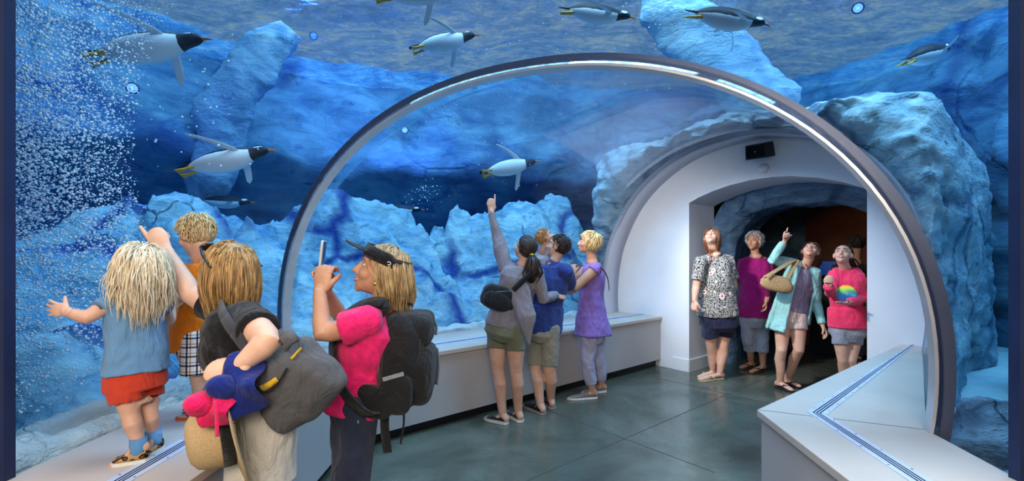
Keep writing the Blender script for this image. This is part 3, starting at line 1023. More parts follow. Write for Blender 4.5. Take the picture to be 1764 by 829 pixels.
def face_parts(root, c, M, s, eyes=(0.12, 0.08, 0.05), brow=(0.12, 0.07, 0.04), lip=(0.55, 0.2, 0.2), smile=False, gaze=(0, 0)):
    W_ = plain('eye_white', (0.58, 0.56, 0.54, 1), 0.25, 0.5, 0, 0.02)
    I_ = plain('iris', eyes, 0.25, 0.5, 0, 0.02)
    for sx in (-1, 1):
        mb = MB(); p = c + M @ (V((sx * 0.031, 0.0705, 0.010)) * s)
        mb.ell(p, (0.0135 * s, 0.0100 * s, 0.0078 * s), M, 14, 10)
        e = mb.build('eye', W_, root)
        mb = MB(); g = M @ V((gaze[0] * 0.005 * s, 0.0062 * s, gaze[1] * 0.004 * s)); mb.ell(p + g, (0.0080 * s, 0.0050 * s, 0.0072 * s), M, 12, 8)
        mb.build('iris', I_, e)
        mb = MB(); mb.tube([c + M @ (V((sx * a, y, z)) * s) for a, y, z in ((0.013, 0.087, 0.0315), (0.030, 0.086, 0.037), (0.047, 0.073, 0.032))], [0.004 * s, 0.0045 * s, 0.0022 * s], 8)
        mb.build('eyebrow', plain('eyebrow', brow, 0.8), root)
    mb = MB()
    k = 0.010 if smile else 0.003
    for dz, r in ((0.004, 0.0042), (-0.0075 if smile else -0.004, 0.0052)):
        mb.tube([c + M @ (V((x * (1.25 if smile else 1), y, -0.0585 + dz + abs(x) / 0.024 * k)) * s) for x, y in ((-0.024, 0.078), (-0.012, 0.0895), (0, 0.0925), (0.012, 0.0895), (0.024, 0.078))], [r * 0.4 * s, r * s, r * s, r * s, r * 0.4 * s], 8)
    mb.build('lips', plain('lips', lip, 0.45), root)
    if smile:
        mb = MB(); mb.tube([c + M @ (V((x, y, -0.060 + abs(x) / 0.024 * 0.007)) * s) for x, y in ((-0.021, 0.080), (0, 0.0905), (0.021, 0.080))], [0.004 * s, 0.0058 * s, 0.004 * s], 8)
        mb.build('teeth', plain('teeth', (0.85, 0.83, 0.78, 1), 0.3), root)


POSES = {  # curl of the three joints of index, middle, ring, little; thumb curl
    'relax': ([(18, 28, 18), (24, 32, 20), (28, 34, 20), (32, 34, 20)], 20),
    'point': ([(2, 4, 3), (72, 88, 50), (78, 90, 50), (80, 90, 50)], 55),
    'spread': ([(-4, 8, 5), (0, 6, 5), (2, 8, 5), (4, 8, 6)], -8),
    'grip': ([(48, 62, 38), (54, 66, 40), (58, 68, 40), (60, 68, 40)], 42),
    'hold': ([(30, 48, 30), (36, 50, 30), (42, 52, 30), (46, 52, 30)], 30),
    'flat': ([(6, 10, 6), (8, 10, 8), (10, 12, 8), (14, 14, 8)], 8),
}


def hand_shape(wrist, direc, back, side, pose='relax', s=1.0, spread=1.0, voxel=0.0026):
    """palm, four fingers of different lengths and a thumb; side 'L' or 'R'"""
    y = V(direc).normalized(); z = V(back); z = (z - y * z.dot(y)).normalized(); x = y.cross(z)
    th = -1 if side == 'R' else 1
    M = Matrix((x, y, z)).transposed()
    P = lambda p: V(wrist) + M @ (V(p) * s)
    mb = MB()
    mb.tube([P((0, -0.02, 0)), P((0, 0.012, 0))], [0.027 * s, 0.027 * s], 14, up=z, flat=0.72)
    mb.tube([P((0, 0.0, 0)), P((th * 0.004, 0.03, 0)), P((0, 0.062, 0)), P((0, 0.084, -0.001))], [0.027 * s, 0.036 * s, 0.041 * s, 0.038 * s], 18, up=z, flat=0.36)
    mb.ell(P((th * 0.024, 0.030, -0.008)), (0.017 * s, 0.028 * s, 0.014 * s), M, 12, 8)
    curls, tc = POSES[pose]
    fan = [9, 2, -5, -13] if pose == 'spread' else [4, 1, -2, -6]
    for i in range(4):
        bx = th * (0.029 - 0.0195 * i); L = (0.070, 0.078, 0.072, 0.057)[i]; r = (0.0090, 0.0094, 0.0088, 0.0078)[i]
        p = V((bx, 0.084 - 0.004 * abs(i - 1), 0)); a = 0.0; f = math.radians(fan[i] * spread) * th
        pts = [V((bx * 0.9, 0.058, 0.0)), p.copy()]; rr = [r * 1.05, r * 1.08]
        for j, (c, l) in enumerate(zip(curls[i], (0.46, 0.31, 0.25))):
            a += math.radians(c)
            p = p + V((math.sin(f) * math.cos(a), math.cos(f) * math.cos(a), -math.sin(a))) * (L * l)
            pts.append(p.copy()); rr.append(r * (0.98, 0.92, 0.78)[j])
        mb.tube([P(q) for q in pts], [q * s for q in rr], 10)
    t = math.radians(tc)
    p0, p1 = V((th * 0.018, 0.014, -0.006)), V((th * 0.040, 0.042, -0.012))
    d1 = V((th * math.cos(t) * 0.55 - th * math.sin(t) * 0.45, 0.72, -0.25 - 0.55 * math.sin(max(0, t)))).normalized()
    p2 = p1 + d1 * 0.030; d2 = (d1 + V((-th * 0.5 * math.sin(max(0, t)), 0, -0.25 * math.sin(max(0, t))))).normalized(); p3 = p2 + d2 * 0.024
    mb.tube([P(p0), P(p1), P(p2), P(p3)], [0.016 * s, 0.0125 * s, 0.0105 * s, 0.0085 * s], 10)
    mb.remesh(voxel * max(0.75, s), 2)
    return mb


def ring(c, r, f, a, b, n=28, back=None):
    """flattened ring round a body axis; back = other depth behind"""
    out = []
    for k in range(n):
        t = 2 * math.pi * k / n
        co, si = math.cos(t), math.sin(t)
        bb = b if (si >= 0 or back is None) else back
        e = 0.88
        out.append(c + r * (math.copysign(abs(co) ** e, co) * a) + f * (math.copysign(abs(si) ** e, si) * bb))
    return out


class Body:
    def __init__(self, J, fwd, s=1.0, hipf=None):
        self.J = J; self.s = s
        self.pel = (J['hipL'] + J['hipR']) / 2
        self.chest = (J['shL'] + J['shR']) / 2
        self.spine = (self.chest - self.pel)
        f = V(fwd).normalized(); hf = V(hipf).normalized() if hipf else f
        self.f0, self.f1 = hf, f
    def frame(self, k):
        f = (self.f0.lerp(self.f1, min(1, max(0, k)))).normalized(); u = self.spine.normalized()
        f = (f - u * f.dot(u)).normalized(); r = f.cross(u)
        return r, f, u
    def at(self, k, df=0.0):
        r, f, u = self.frame(k)
        return self.pel + self.spine * k + f * df
    def torso(self, mb, rows, cap=True):
        """rows: (k along the spine, half width, front depth, back depth, shift forward) in metres before scale"""
        s = self.s; rings = []
        for row in rows:
            k, a, b, bk, sh = (list(row) + [0] * 5)[:5]
            r, f, u = self.frame(k)
            rings.append(ring(self.at(k, sh * s), r, f, a * s, b * s, 28, (bk or b) * s))
        mb.rings(rings)
    def limb(self, mb, names, rads, n=16, caps=(True, True), frac=1.0):
        pts = [self.J[x] if isinstance(x, str) else x for x in names]
        mb.tube(pts, [x * self.s for x in rads], n, caps)


def leg_pts(hip, kn, an, fwd, s):
    """hip, mid thigh, knee, calf, ankle with the calf set back"""
    c = kn.lerp(an, 0.3) - V(fwd) * 0.018 * s
    return [hip, hip.lerp(kn, 0.5), kn, c, kn.lerp(an, 0.68), an]


def foot_shapes(mb, an, toe, s, heel=None, r=1.0):
    d = (toe - an); d.z = 0; d.normalize()
    z0 = min(an.z, toe.z)
    hl = an - d * 0.035 * s; hl.z = an.z - 0.055 * s
    mid = an.lerp(toe, 0.45); mid.z = toe.z + 0.024 * s
    mb.tube([an + V((0, 0, 0.03 * s)), an, hl + V((0, 0, 0.02 * s))], [0.034 * s * r, 0.034 * s * r, 0.031 * s * r], 14)
    mb.tube([hl + V((0, 0, 0.012 * s)), an + d * 0.03 * s - V((0, 0, 0.030 * s)), mid, toe + V((0, 0, 0.004 * s))], [0.030 * s, 0.036 * s, 0.036 * s, 0.030 * s], 16, up=V((0, 0, 1)), flat=0.62)


def shoe(root, an, toe, s, mats, name='shoe', tall=0.07, w=1.0, sole=0.018, label=None):
    """closed shoe with a sole; toe = point under the toe tip on the ground"""
    d = (toe - an); d.z = 0; L = d.length; d.normalize(); side = V((-d.y, d.x, 0)); g = toe.z
    hl = V((an.x, an.y, g)) - d * 0.05 * s
    mb = MB(); rings = []
    T = V((toe.x, toe.y, g)); n = 24
    prof = [(0.0, 0.012, tall * 0.75), (0.05, 0.030, tall * 0.98), (0.22, 0.035, tall), (0.38, 0.036, tall * 0.92), (0.55, 0.040, tall * 0.70), (0.74, 0.043, tall * 0.55), (0.90, 0.037, tall * 0.45), (0.97, 0.024, tall * 0.36), (1.0, 0.008, tall * 0.28)]
    for e, hw, h in prof:
        c = hl.lerp(T, e)
        rr = []
        for k in range(n):
            t = 2 * math.pi * k / n
            x = math.cos(t) * hw * s * w; z = (math.sin(t) * 0.5 + 0.5)
            rr.append(c + side * (math.copysign(abs(math.cos(t)) ** 0.6, math.cos(t)) * hw * s * w) + V((0, 0, sole * s * 0.8 + z * (h - sole * 0.8) * s)))
        rings.append(rr)
    mb.rings(rings)
    o = mb.build(name, mats[0], root)
    mb = MB(); rings = []
    for e, hw, h in prof:
        c = hl.lerp(T, 0.5 + (e - 0.5) * 1.03); q = (hw + 0.004) * s * w
        rings.append([c + side * q, c + side * q + V((0, 0, sole * s)), c - side * q + V((0, 0, sole * s)), c - side * q])
    mb.rings(rings)
    mb.build('sole', mats[1], o, smooth=False)
    if label: o['label'] = label
    return o


def flipflop(root, an, toe, s, m_sole, m_strap, name='flip_flop'):
    d = (toe - an); d.z = 0; d.normalize(); side = V((-d.y, d.x, 0)); g = toe.z - 0.0
    hl = V((an.x, an.y, g)) - d * 0.055 * s; T = V((toe.x, toe.y, g)) + d * 0.02 * s
    mb = MB(); rings = []
    for e, hw in ((0, 0.012), (0.06, 0.030), (0.3, 0.036), (0.55, 0.038), (0.8, 0.047), (0.94, 0.034), (1, 0.012)):
        c = hl.lerp(T, e); q = hw * s
        rings.append([c + side * q, c + side * q + V((0, 0, 0.018 * s)), c - side * q + V((0, 0, 0.018 * s)), c - side * q])
    mb.rings(rings); o = mb.build(name, m_sole, root, smooth=False)
    mb = MB()
    p = hl.lerp(T, 0.80)
    for q in (1, -1):
        a = hl.lerp(T, 0.42) + side * 0.036 * s * q
        mb.tube([a + V((0, 0, 0.012 * s)), a.lerp(p, 0.45) + side * 0.012 * q * s + V((0, 0, 0.058 * s)), p + V((0, 0, 0.042 * s))], [0.008 * s, 0.008 * s, 0.006 * s], 8)
    mb.build('strap', m_strap, o)
    return o


def hair(root, c, M, s, mat, L, count=500, crown=(0.012, -0.45, 0.9), grav=0.5, wave=0.03, rad=0.0042, lay=(0.0, 0.012), rand=(0.55, 1.1), tail=None, hang=V((0, 0, -1)), seed=1, fringe=0.02, shape=(0.080, 0.097, 0.089), low=-0.052, name='hair', cap=True, part=0.9, inward=1.0):
    """locks rooted all over the scalp, combed away from the crown (or towards a tail), falling under their weight"""
    rnd = random.Random(seed); mb = MB()
    ctr = V((0, -0.016, 0.026)); cr = V(crown).normalized()
    if cap:
        mb.ell(c + M @ (V((0, -0.024, 0.038)) * s), [x * s for x in (shape[0] - 0.004, shape[1] - 0.012, shape[2] - 0.010)], M, 24, 16)
        mb.ell(c + M @ (V((0, -0.048, 0.0)) * s), [x * s for x in (shape[0] - 0.010, 0.064, 0.068)], M, 24, 16)
    Mi = M.transposed(); hl = (Mi @ hang).normalized()
    made = 0
    while made < count:
        d = V((rnd.gauss(0, 1), rnd.gauss(0, 1), rnd.gauss(0, 1)))
        if d.length < 1e-3: continue
        d.normalize()
        p = V((d.x * shape[0], d.y * shape[1], d.z * shape[2])) + ctr
        # hairline: forehead, temples, nape
        if p.z < low or (p.y > 0.050 and p.z < 0.078) or (p.y > 0.012 and p.z < 0.035 + 0.5 * p.y) or (p.y > -0.012 and p.z < 0.0): continue
        made += 1
        e = rnd.uniform(*lay); sh = V((shape[0] + e, shape[1] + e, shape[2] + e))
        front = p.y > 0.02
        Ls = L * rnd.uniform(*rand)
        if front and fringe is not None: Ls = min(Ls, max(fringe, 0.004) * rnd.uniform(0.8, 1.3)) if abs(p.x) < 0.045 else Ls
        nseg = max(4, min(14, int(Ls / 0.016)))
        st = Ls / nseg
        nrm = V((d.x / sh.x, d.y / sh.y, d.z / sh.z)).normalized()
        if tail is not None: t = V(tail) - p
        else:
            t = p - ctr - cr * 0.09
            if front: t = t + V((math.copysign(part, p.x) * 0.1, -0.06 * part, 0))
        t = t - nrm * t.dot(nrm)
        t = t.normalized() if t.length > 1e-5 else V((0, 1, 0))
        t = (t + V((rnd.gauss(0, 1), rnd.gauss(0, 1), rnd.gauss(0, 1))) * (0.10 + wave * 2)).normalized()
        ph = rnd.uniform(0, 6.28); fx = V((rnd.gauss(0, 1), rnd.gauss(0, 1), 0)) * wave * 3
        pts = [p * 0.985 + ctr * 0.015]
        for j in range(nseg):
            k = (j + 1) / nseg
            if tail is not None: t = (t * 0.5 + (V(tail) - p).normalized() * 0.7).normalized()
            else: 
                if grav > 0.3 and p.z < -0.03: t = t + V((-p.x, -(p.y + 0.03), 0)) * (2.2 * inward)
                t = (t * (0.75 if grav > 0.3 else 1.0) + hl * grav * (0.35 + 0.65 * k) + fx * math.sin(ph + k * 5.5) * 0.7).normalized()
            p = p + t * st
            q = p - ctr; r_ = math.sqrt((q.x / sh.x) ** 2 + (q.y / sh.y) ** 2 + (q.z / sh.z) ** 2)
            if r_ < 1.0 and p.z > -0.08:
                p = ctr + q / max(r_, 1e-4); nn = V((q.x / sh.x ** 2, q.y / sh.y ** 2, q.z / sh.z ** 2)).normalized(); t = (t - nn * t.dot(nn) * 1.0)
                t = t.normalized() if t.length > 1e-5 else hl
            if p.z < 0.06 and p.y > 0.03 and abs(p.x) < 0.085 and tail is None: p = p + V((math.copysign(0.006, p.x), -0.010, 0))
            pts.append(p.copy())
        r0 = rad * rnd.uniform(0.7, 1.3)
        n_ = len(pts)
        mb.tube([c + M @ (q * s) for q in pts], [r0 * s * (0.75 + 0.25 * min(1, i / 2)) * (1 - 0.8 * max(0, (i / (n_ - 1) - 0.5) / 0.5)) for i in range(n_)], 5, (False, False))
    return mb.build(name, mat, root, fix=False)


def patch(mb, center, direc, radius, off=0.004, depth=0.2):
    """copy of the faces of a surface inside a circle, lifted off it"""
    d = V(direc).normalized(); ns = mb.normals(); keep = []
    ok = [((p - V(center)) - d * (p - V(center)).dot(d)).length < radius and abs((p - V(center)).dot(d)) < depth and V(ns[i]).dot(d) > -0.3 for i, p in enumerate(mb.v)]
    out = MB(); idx = {}
    for f in mb.f:
        if all(ok[i] for i in f):
            for i in f:
                if i not in idx: idx[i] = len(out.v); out.v.append(mb.v[i] + V(ns[i]) * off)
            out.f.append(tuple(idx[i] for i in f)); out.m.append(0)
    return out


def band(mb, pts, wid, thick, nrm):
    """flat strap along pts; nrm = outward direction (a vector, or one per point)"""
    pts = resample(smooth_path(pts, 2), max(8, len(pts) * 6)); rings = []
    for i, p in enumerate(pts):
        t = (pts[min(i + 1, len(pts) - 1)] - pts[max(0, i - 1)]).normalized()
        nn = nrm(p) if callable(nrm) else V(nrm)
        nn = (nn - t * nn.dot(t)).normalized(); x = t.cross(nn)
        rings.append([p + x * wid / 2, p + x * wid / 2 + nn * thick, p - x * wid / 2 + nn * thick, p - x * wid / 2])
    mb.rings(rings)


SKIN = skin('skin_fair', lin(214, 170, 148))
SKIN_TAN = skin('skin_tan', lin(198, 148, 120))
SKIN_PALE = skin('skin_pale', lin(226, 182, 158))

TORSO_F = [(-0.18, 0.095, 0.07, 0.075), (-0.08, 0.165, 0.105, 0.12), (0.15, 0.160, 0.105, 0.105), (0.42, 0.132, 0.095, 0.09), (0.70, 0.150, 0.105, 0.10), (0.88, 0.165, 0.095, 0.10), (0.99, 0.150, 0.07, 0.08), (1.07, 0.09, 0.055, 0.065), (1.13, 0.055, 0.05, 0.055)]
TORSO_M = [(-0.17, 0.095, 0.075, 0.08), (-0.08, 0.155, 0.10, 0.115), (0.15, 0.155, 0.105, 0.105), (0.42, 0.150, 0.10, 0.095), (0.70, 0.170, 0.11, 0.105), (0.88, 0.190, 0.10, 0.105), (0.99, 0.17, 0.075, 0.085), (1.07, 0.10, 0.06, 0.07), (1.13, 0.062, 0.055, 0.06)]


def rows(base, w=1.0, d=1.0, add=0.0): return [(k, a * w + add, b * d + add, c * d + add) for k, a, b, c in base]


def person(label, J, fwd, head_f, head_u=(0, 0, 1), s=1.0, hs=None, skin_=None, torso=None, bulk=1.0, voxel=0.006, hands=None, arms=True, legs=True, feet=True, hipf=None, group=None, face=None, base_z=0.0, legw=1.0, armw=1.0, cat='person'):
    """skin body: one continuous surface from head to feet, hands with five fingers"""
    skin_ = skin_ or SKIN
    hs = hs or 1.0
    B = Body(J, fwd, s, hipf)
    B.M = basis(head_f, head_u)
    pel = B.pel
    root = empty('person', (pel.x, pel.y, base_z), label, cat, group)
    B.root = root; B.skin = skin_; B.hs = hs
    mb = MB()
    B.torso(mb, torso or rows(TORSO_F, bulk, bulk))
    head_shapes(mb, J['head'], B.M, hs)
    hb = J['head'] + B.M @ (V((0, -0.022, -0.060)) * hs)
    nk = J.get('neck', B.chest + B.spine.normalized() * 0.07 * s)
    mb.tube([hb, hb.lerp(nk, 0.5), nk, nk - B.spine.normalized() * 0.05 * s], [0.050 * hs, 0.049 * hs, 0.054 * hs, 0.07 * s], 16)
    for S in ('L', 'R'):
        if arms and 'el' + S in J:
            sh, el, wr = J['sh' + S], J['el' + S], J['wr' + S]
            q = armw
            mb.tube([sh, sh.lerp(el, 0.35), el.lerp(sh, 0.12), el, el.lerp(wr, 0.25), wr], [0.052 * s * q, 0.047 * s * q, 0.038 * s * q, 0.037 * s * q, 0.037 * s * q, 0.0255 * s], 16)
        if legs and 'kn' + S in J:
            lp = leg_pts(J['hip' + S], J['kn' + S], J['an' + S], fwd if hipf is None else hipf, s)
            mb.tube(lp, [0.086 * s * legw, 0.074 * s * legw, 0.052 * s * legw, 0.054 * s * legw, 0.042 * s * legw, 0.034 * s], 18)
            if feet and 'toe' + S in J: foot_shapes(mb, J['an' + S], J['toe' + S], s)
    mb.remesh(voxel, 3)
    for S in ('L', 'R'):
        if hands and S in hands:
            h = hands[S]
            m = hand_shape(J['wr' + S], h[0], h[1], S, h[2], (h[3] if len(h) > 3 else 1.0) * s, 1.0, 0.0024 if voxel < 0.006 else 0.0034)
            mb.add(m.v, m.f)
    B.body = mb.build('body', skin_, root, fix=False); B.cover = []
    if face is not None: face_parts(root, J['head'], B.M, hs, **face)
    return B


from mathutils.bvhtree import BVHTree


def tuck(me, mb, gap=0.006, skip=False):
    """draw skin (or an under layer) in where it would show through the garment over it"""
    if skip: return
    tree = BVHTree.FromPolygons(mb.v, mb.f)
    lo = V((min(p[i] for p in mb.v) for i in range(3))); hi = V((max(p[i] for p in mb.v) for i in range(3)))
    new = {}
    for v in me.vertices:
        p = v.co
        if not all(lo[i] - 0.02 < p[i] < hi[i] + 0.02 for i in range(3)): continue
        n_ = v.normal; o_ = p - n_ * 0.035
        hit, hn, _, dist = tree.ray_cast(o_, n_, 0.035 + gap + 0.004)
        if hit is not None and hn.dot(n_) > 0.15 and dist - 0.035 < gap: new[v.index] = hit - n_ * gap
    for i, q in new.items(): me.vertices[i].co = q


def garment(B, name, mat, draw, voxel=0.007, smooth=2, wr=(0.006, 9), seed=0.0, label=None, stretch=(1, 1, 0.6)):
    mb = MB(); draw(mb)
    mb.remesh(voxel, smooth)
    if wr: mb.wrinkle(wr[0] * 1.5, wr[1], seed, stretch, 3)
    tuck(B.body.data, mb)
    for other in B.cover: tuck(other, mb, 0.004, name in ('shorts', 'jeans', 'trousers', 'capri_trousers'))
    o = mb.build(name, mat, B.root, fix=False)
    B.cover.append(o.data)
    if label: o['label'] = label
    return mb, o


def sleeve(B, mb, S, frac, r0, r1, flat=True):
    """sleeve from the shoulder towards the wrist; frac 1 = elbow, 2 = wrist"""
    J, s = B.J, B.s; sh, el, wr = J['sh' + S], J['el' + S], J['wr' + S]
    inn = sh.lerp(B.chest, 0.35)
    if frac <= 1: pts = [inn, sh, sh.lerp(el, frac * 0.55), sh.lerp(el, frac)]; rr = [r0 * 0.9, r0, lerp(r0, r1, 0.5), r1]
    else:
        e = frac - 1
        pts = [inn, sh, sh.lerp(el, 0.5), el, el.lerp(wr, e * 0.5), el.lerp(wr, e)]; rr = [r0 * 0.9, r0, lerp(r0, r1, 0.3), lerp(r0, r1, 0.5), lerp(r0, r1, 0.8), r1]
    mb.tube(pts, [x * s for x in rr], 18, (True, not flat))


def trouser(B, mb, S, frac, r0, r1, fwd=None, rk=None):
    """trouser leg from the hip; frac 1 = knee, 2 = ankle"""
    J, s = B.J, B.s; hp, kn, an = J['hip' + S], J['kn' + S], J['an' + S]
    if frac <= 1: pts = [hp, hp.lerp(kn, frac * 0.5), hp.lerp(kn, frac)]; rr = [r0, lerp(r0, r1, 0.6), r1]
    else:
        e = frac - 1
        rk = rk or lerp(r0, r1, 0.6)
        pts = [hp, hp.lerp(kn, 0.5), kn, kn.lerp(an, e * 0.5), kn.lerp(an, e)]; rr = [r0, lerp(r0, rk, 0.5), rk, lerp(rk, r1, 0.5), r1]
    mb.tube(pts, [x * s for x in rr], 20, (True, False))

# ------------------------------------------------------------------ people: the figures
def at(px, z, d):
    """point over pixel column px at height z and depth d"""
    return V(((px - HX) / F * d, d, z))


def sel(mb, c, r, M=None, e=0.5, nu=28, nv=18):
    """superellipsoid, boxy for small e"""
    M = M or Matrix.Identity(3); b = MB(); b.ell((0, 0, 0), (1, 1, 1), None, nu, nv)
    sp = lambda x: math.copysign(abs(x) ** e, x)
    for i, p in enumerate(b.v):
        h = math.hypot(p.x, p.y); q = V((0, 0, 0))
        if h > 1e-6: q = V((sp(p.x / h) * sp(h) * r[0], sp(p.y / h) * sp(h) * r[1], 0))
        q.z = sp(p.z) * r[2]; b.v[i] = V(c) + M @ q
    mb.add(b.v, b.f)


DENIM_DARK = cloth('dark_denim', lin(38, 46, 68), 0.85, 0.25)
BLACK_CLOTH = cloth('black_cloth', lin(24, 24, 28), 0.85, 0.2)
RUBBER_WHITE = plain('white_rubber', lin(222, 220, 214), 0.6)
RUBBER_DARK = plain('dark_rubber', lin(32, 30, 30), 0.7)


def kid_torso(w=0.115, d=0.085):
    return [(-0.32, w * 0.7, d * 0.9, d), (-0.08, w, d * 1.05, d * 1.1), (0.3, w * 0.98, d * 1.1, d), (0.65, w, d, d), (0.88, w, d * 0.85, d * 0.9), (1.0, w * 0.85, d * 0.7, d * 0.75), (1.12, w * 0.45, d * 0.5, d * 0.5)]


# ---- little girl on the bench, hand on the glass
s = 0.62
J = dict(head=U(243, 466, 1.83), neck=U(237, 512, 1.83), shL=U(190, 522, 1.775), shR=U(272, 520, 1.895), elL=U(150, 548, 1.71), wrL=U(114, 537, 1.69), elR=U(291, 552, 1.97), wrR=U(297, 530, 2.10),
         hipL=U(214, 652, 1.79), hipR=U(256, 648, 1.89), knL=U(225, 714, 1.79), knR=U(256, 706, 1.86), anL=at(238, 0.725, 1.80), anR=at(264, 0.725, 1.89), toeL=U(194, 801, 1.773), toeR=U(240, 790, 1.83))
R_ = [(k, a / s, b / s, c / s) for k, a, b, c in kid_torso(0.086, 0.072)]
B = person('little girl with long blonde hair and red shorts touching the glass', J, (-0.62, 0.78, 0), (-0.72, 0.66, 0.22), (0, 0, 1), s, 0.86, SKIN, R_, voxel=0.005,
           hands={'L': ((-1, 0.25, 0.14), (0.1, -1, 0.15), 'spread', 1.05), 'R': ((-0.1, 0.8, 0.5), (0.4, 0.2, 1), 'flat', 1.0)}, base_z=BT, legw=0.98, armw=1.05, face={})
TEE_BLUE = cloth('blue_cotton', lin(104, 148, 192), 0.9, 0.1)
def shirt(mb):
    B.torso(mb, [(0.10, 0.112 / s, 0.098 / s, 0.100 / s), (0.3, 0.106 / s, 0.092 / s, 0.094 / s), (0.6, 0.097 / s, 0.082 / s, 0.086 / s), (0.85, 0.095 / s, 0.074 / s, 0.082 / s), (1.0, 0.086 / s, 0.058 / s, 0.066 / s), (1.08, 0.05 / s, 0.042 / s, 0.045 / s)])
    for S in 'LR': sleeve(B, mb, S, 0.42, 0.062, 0.066)
garment(B, 'blouse', TEE_BLUE, shirt, 0.0055, 2, (0.007, 11), 1.0)
def shorts(mb):
    B.torso(mb, [(-0.12, 0.106 / s, 0.092 / s, 0.10 / s), (0.02, 0.104 / s, 0.09 / s, 0.096 / s), (0.14, 0.096 / s, 0.084 / s, 0.086 / s)])
    for S in 'LR': trouser(B, mb, S, 0.62, 0.088, 0.094)
garment(B, 'shorts', cloth('red_cotton', lin(196, 62, 40), 0.9, 0.15), shorts, 0.0055, 2, (0.006, 13), 2.0)
n = N('leopard_canvas').set(0.85, 0.2); co = n.coords()
vo = n.n('ShaderNodeTexVoronoi'); vo.inputs['Scale'].default_value = 62; n.l(n.coords(), vo.inputs['Vector'])
n.color(n.ramp(vo.outputs['Distance'], [(0.16, lin(120, 84, 50)), (0.28, lin(24, 18, 16)), (0.48, lin(24, 18, 16)), (0.54, lin(190, 150, 100))], 'CONSTANT')); LEOPARD = n.mat
SOCK = cloth('blue_sock', lin(96, 150, 200), 0.9)
for S in 'LR':
    shoe(B.root, J['an' + S] - V((0, 0, 0.02)), J['toe' + S], s * 1.12, (LEOPARD, RUBBER_WHITE), tall=0.075)
    mb = MB(); mb.tube([J['an' + S] - V((0, 0, 0.03)), J['an' + S] + V((0, 0, 0.018))], [0.029, 0.028], 16, (True, False)); mb.build('sock', SOCK, B.root)
hair(B.root, J['head'], B.M, 0.90, hairmat('platinum_hair', lin(196, 176, 142), lin(248, 238, 216)), 0.205, 1500, grav=0.75, wave=0.075, rad=0.0026, lay=(0.002, 0.022), rand=(0.55, 1.1), seed=4, inward=-0.15, fringe=0.06, crown=(0.02, -0.1, 1))

# ---- toddler boy beside her
s = 0.62
J = dict(head=U(337, 405, 2.30), neck=U(346, 446, 2.31), shL=U(336, 468, 2.19), shR=U(350, 462, 2.42), elL=U(308, 512, 2.12), wrL=U(294, 509, 2.02), elR=U(318, 512, 2.42), wrR=U(296, 512, 2.38),
         hipL=U(338, 585, 2.24), hipR=U(350, 582, 2.37), knL=U(340, 650, 2.22), knR=U(352, 650, 2.38), anL=at(343, 0.725, 2.27), anR=at(352, 0.725, 2.40), toeL=U(309, 722, 2.272), toeR=U(322, 706, 2.41))
R_ = [(k, a / s, b / s, c / s) for k, a, b, c in kid_torso(0.118, 0.085)]
B = person('toddler boy in orange shirt and plaid shorts standing on the bench', J, (-0.95, 0.28, 0), (-0.86, 0.28, -0.36), (0, 0, 1), s, 0.86, SKIN, R_, voxel=0.0055,
           hands={'L': ((-1, 0.1, 0.0), (0.2, -0.6, 0.9), 'flat', 0.95), 'R': ((-1, 0.2, 0.1), (0.2, 0.5, 0.9), 'flat', 0.95)}, base_z=BT, face={})
def shirt(mb):
    B.torso(mb, [(-0.12, 0.135 / s, 0.11 / s, 0.11 / s), (0.2, 0.132 / s, 0.112 / s, 0.105 / s), (0.6, 0.132 / s, 0.102 / s, 0.1 / s), (0.88, 0.128 / s, 0.088 / s, 0.09 / s), (1.0, 0.105 / s, 0.068 / s, 0.072 / s), (1.09, 0.06 / s, 0.05 / s, 0.05 / s)])
    for S in 'LR': sleeve(B, mb, S, 0.72, 0.070, 0.066)
garment(B, 'tee_shirt', cloth('orange_cotton', lin(240, 128, 20), 0.9, 0.12), shirt, 0.0055, 2, (0.006, 12), 3.0)
n = N('plaid_cotton').set(0.9, 0.15)
sx_ = n.n('ShaderNodeSeparateXYZ'); n.l(n.coords(scale=(1, 1, 1)), sx_.inputs[0])
col = None
bl = n.ramp(n.math('FRACT', n.math('MULTIPLY', n.math('ADD', sx_.outputs[0], n.math('MULTIPLY', sx_.outputs[1], 0.6)), 21.0)), [(0.0, lin(236, 232, 226)), (0.34, lin(58, 62, 96)), (0.52, lin(236, 232, 226)), (0.72, lin(170, 120, 70)), (0.82, lin(236, 232, 226))], 'CONSTANT')
hz = n.ramp(n.math('FRACT', n.math('MULTIPLY', sx_.outputs[2], 24.0)), [(0.0, (1, 1, 1, 1)), (0.34, lin(84, 88, 120)), (0.52, (1, 1, 1, 1)), (0.74, lin(196, 160, 120)), (0.84, (1, 1, 1, 1))], 'CONSTANT')
n.color(n.mix(1.0, bl, hz, 'MULTIPLY')); PLAID = n.mat
def shorts(mb):
    B.torso(mb, [(-0.16, 0.136 / s, 0.105 / s, 0.112 / s), (0.0, 0.130 / s, 0.105 / s, 0.108 / s), (0.1, 0.12 / s, 0.1 / s, 0.1 / s)])
    for S in 'LR': trouser(B, mb, S, 0.92, 0.118, 0.112)
garment(B, 'shorts', PLAID, shorts, 0.0055, 2, (0.005, 12), 4.0)
SANDAL = plain('brown_leather', lin(84, 58, 42), 0.6); ORANGE_SOLE = plain('orange_sole', lin(196, 92, 44), 0.7)
for S in 'LR':
    flipflop(B.root, J['an' + S], J['toe' + S], s * 1.05, ORANGE_SOLE, SANDAL, 'sandal')
hair(B.root, J['head'], B.M, 0.86, hairmat('sandy_blond_hair', lin(168, 136, 92), lin(238, 216, 168)), 0.040, 900, grav=0.10, wave=0.035, rad=0.0034, lay=(0.002, 0.016), seed=6, low=-0.075, fringe=0.045, part=0.2)

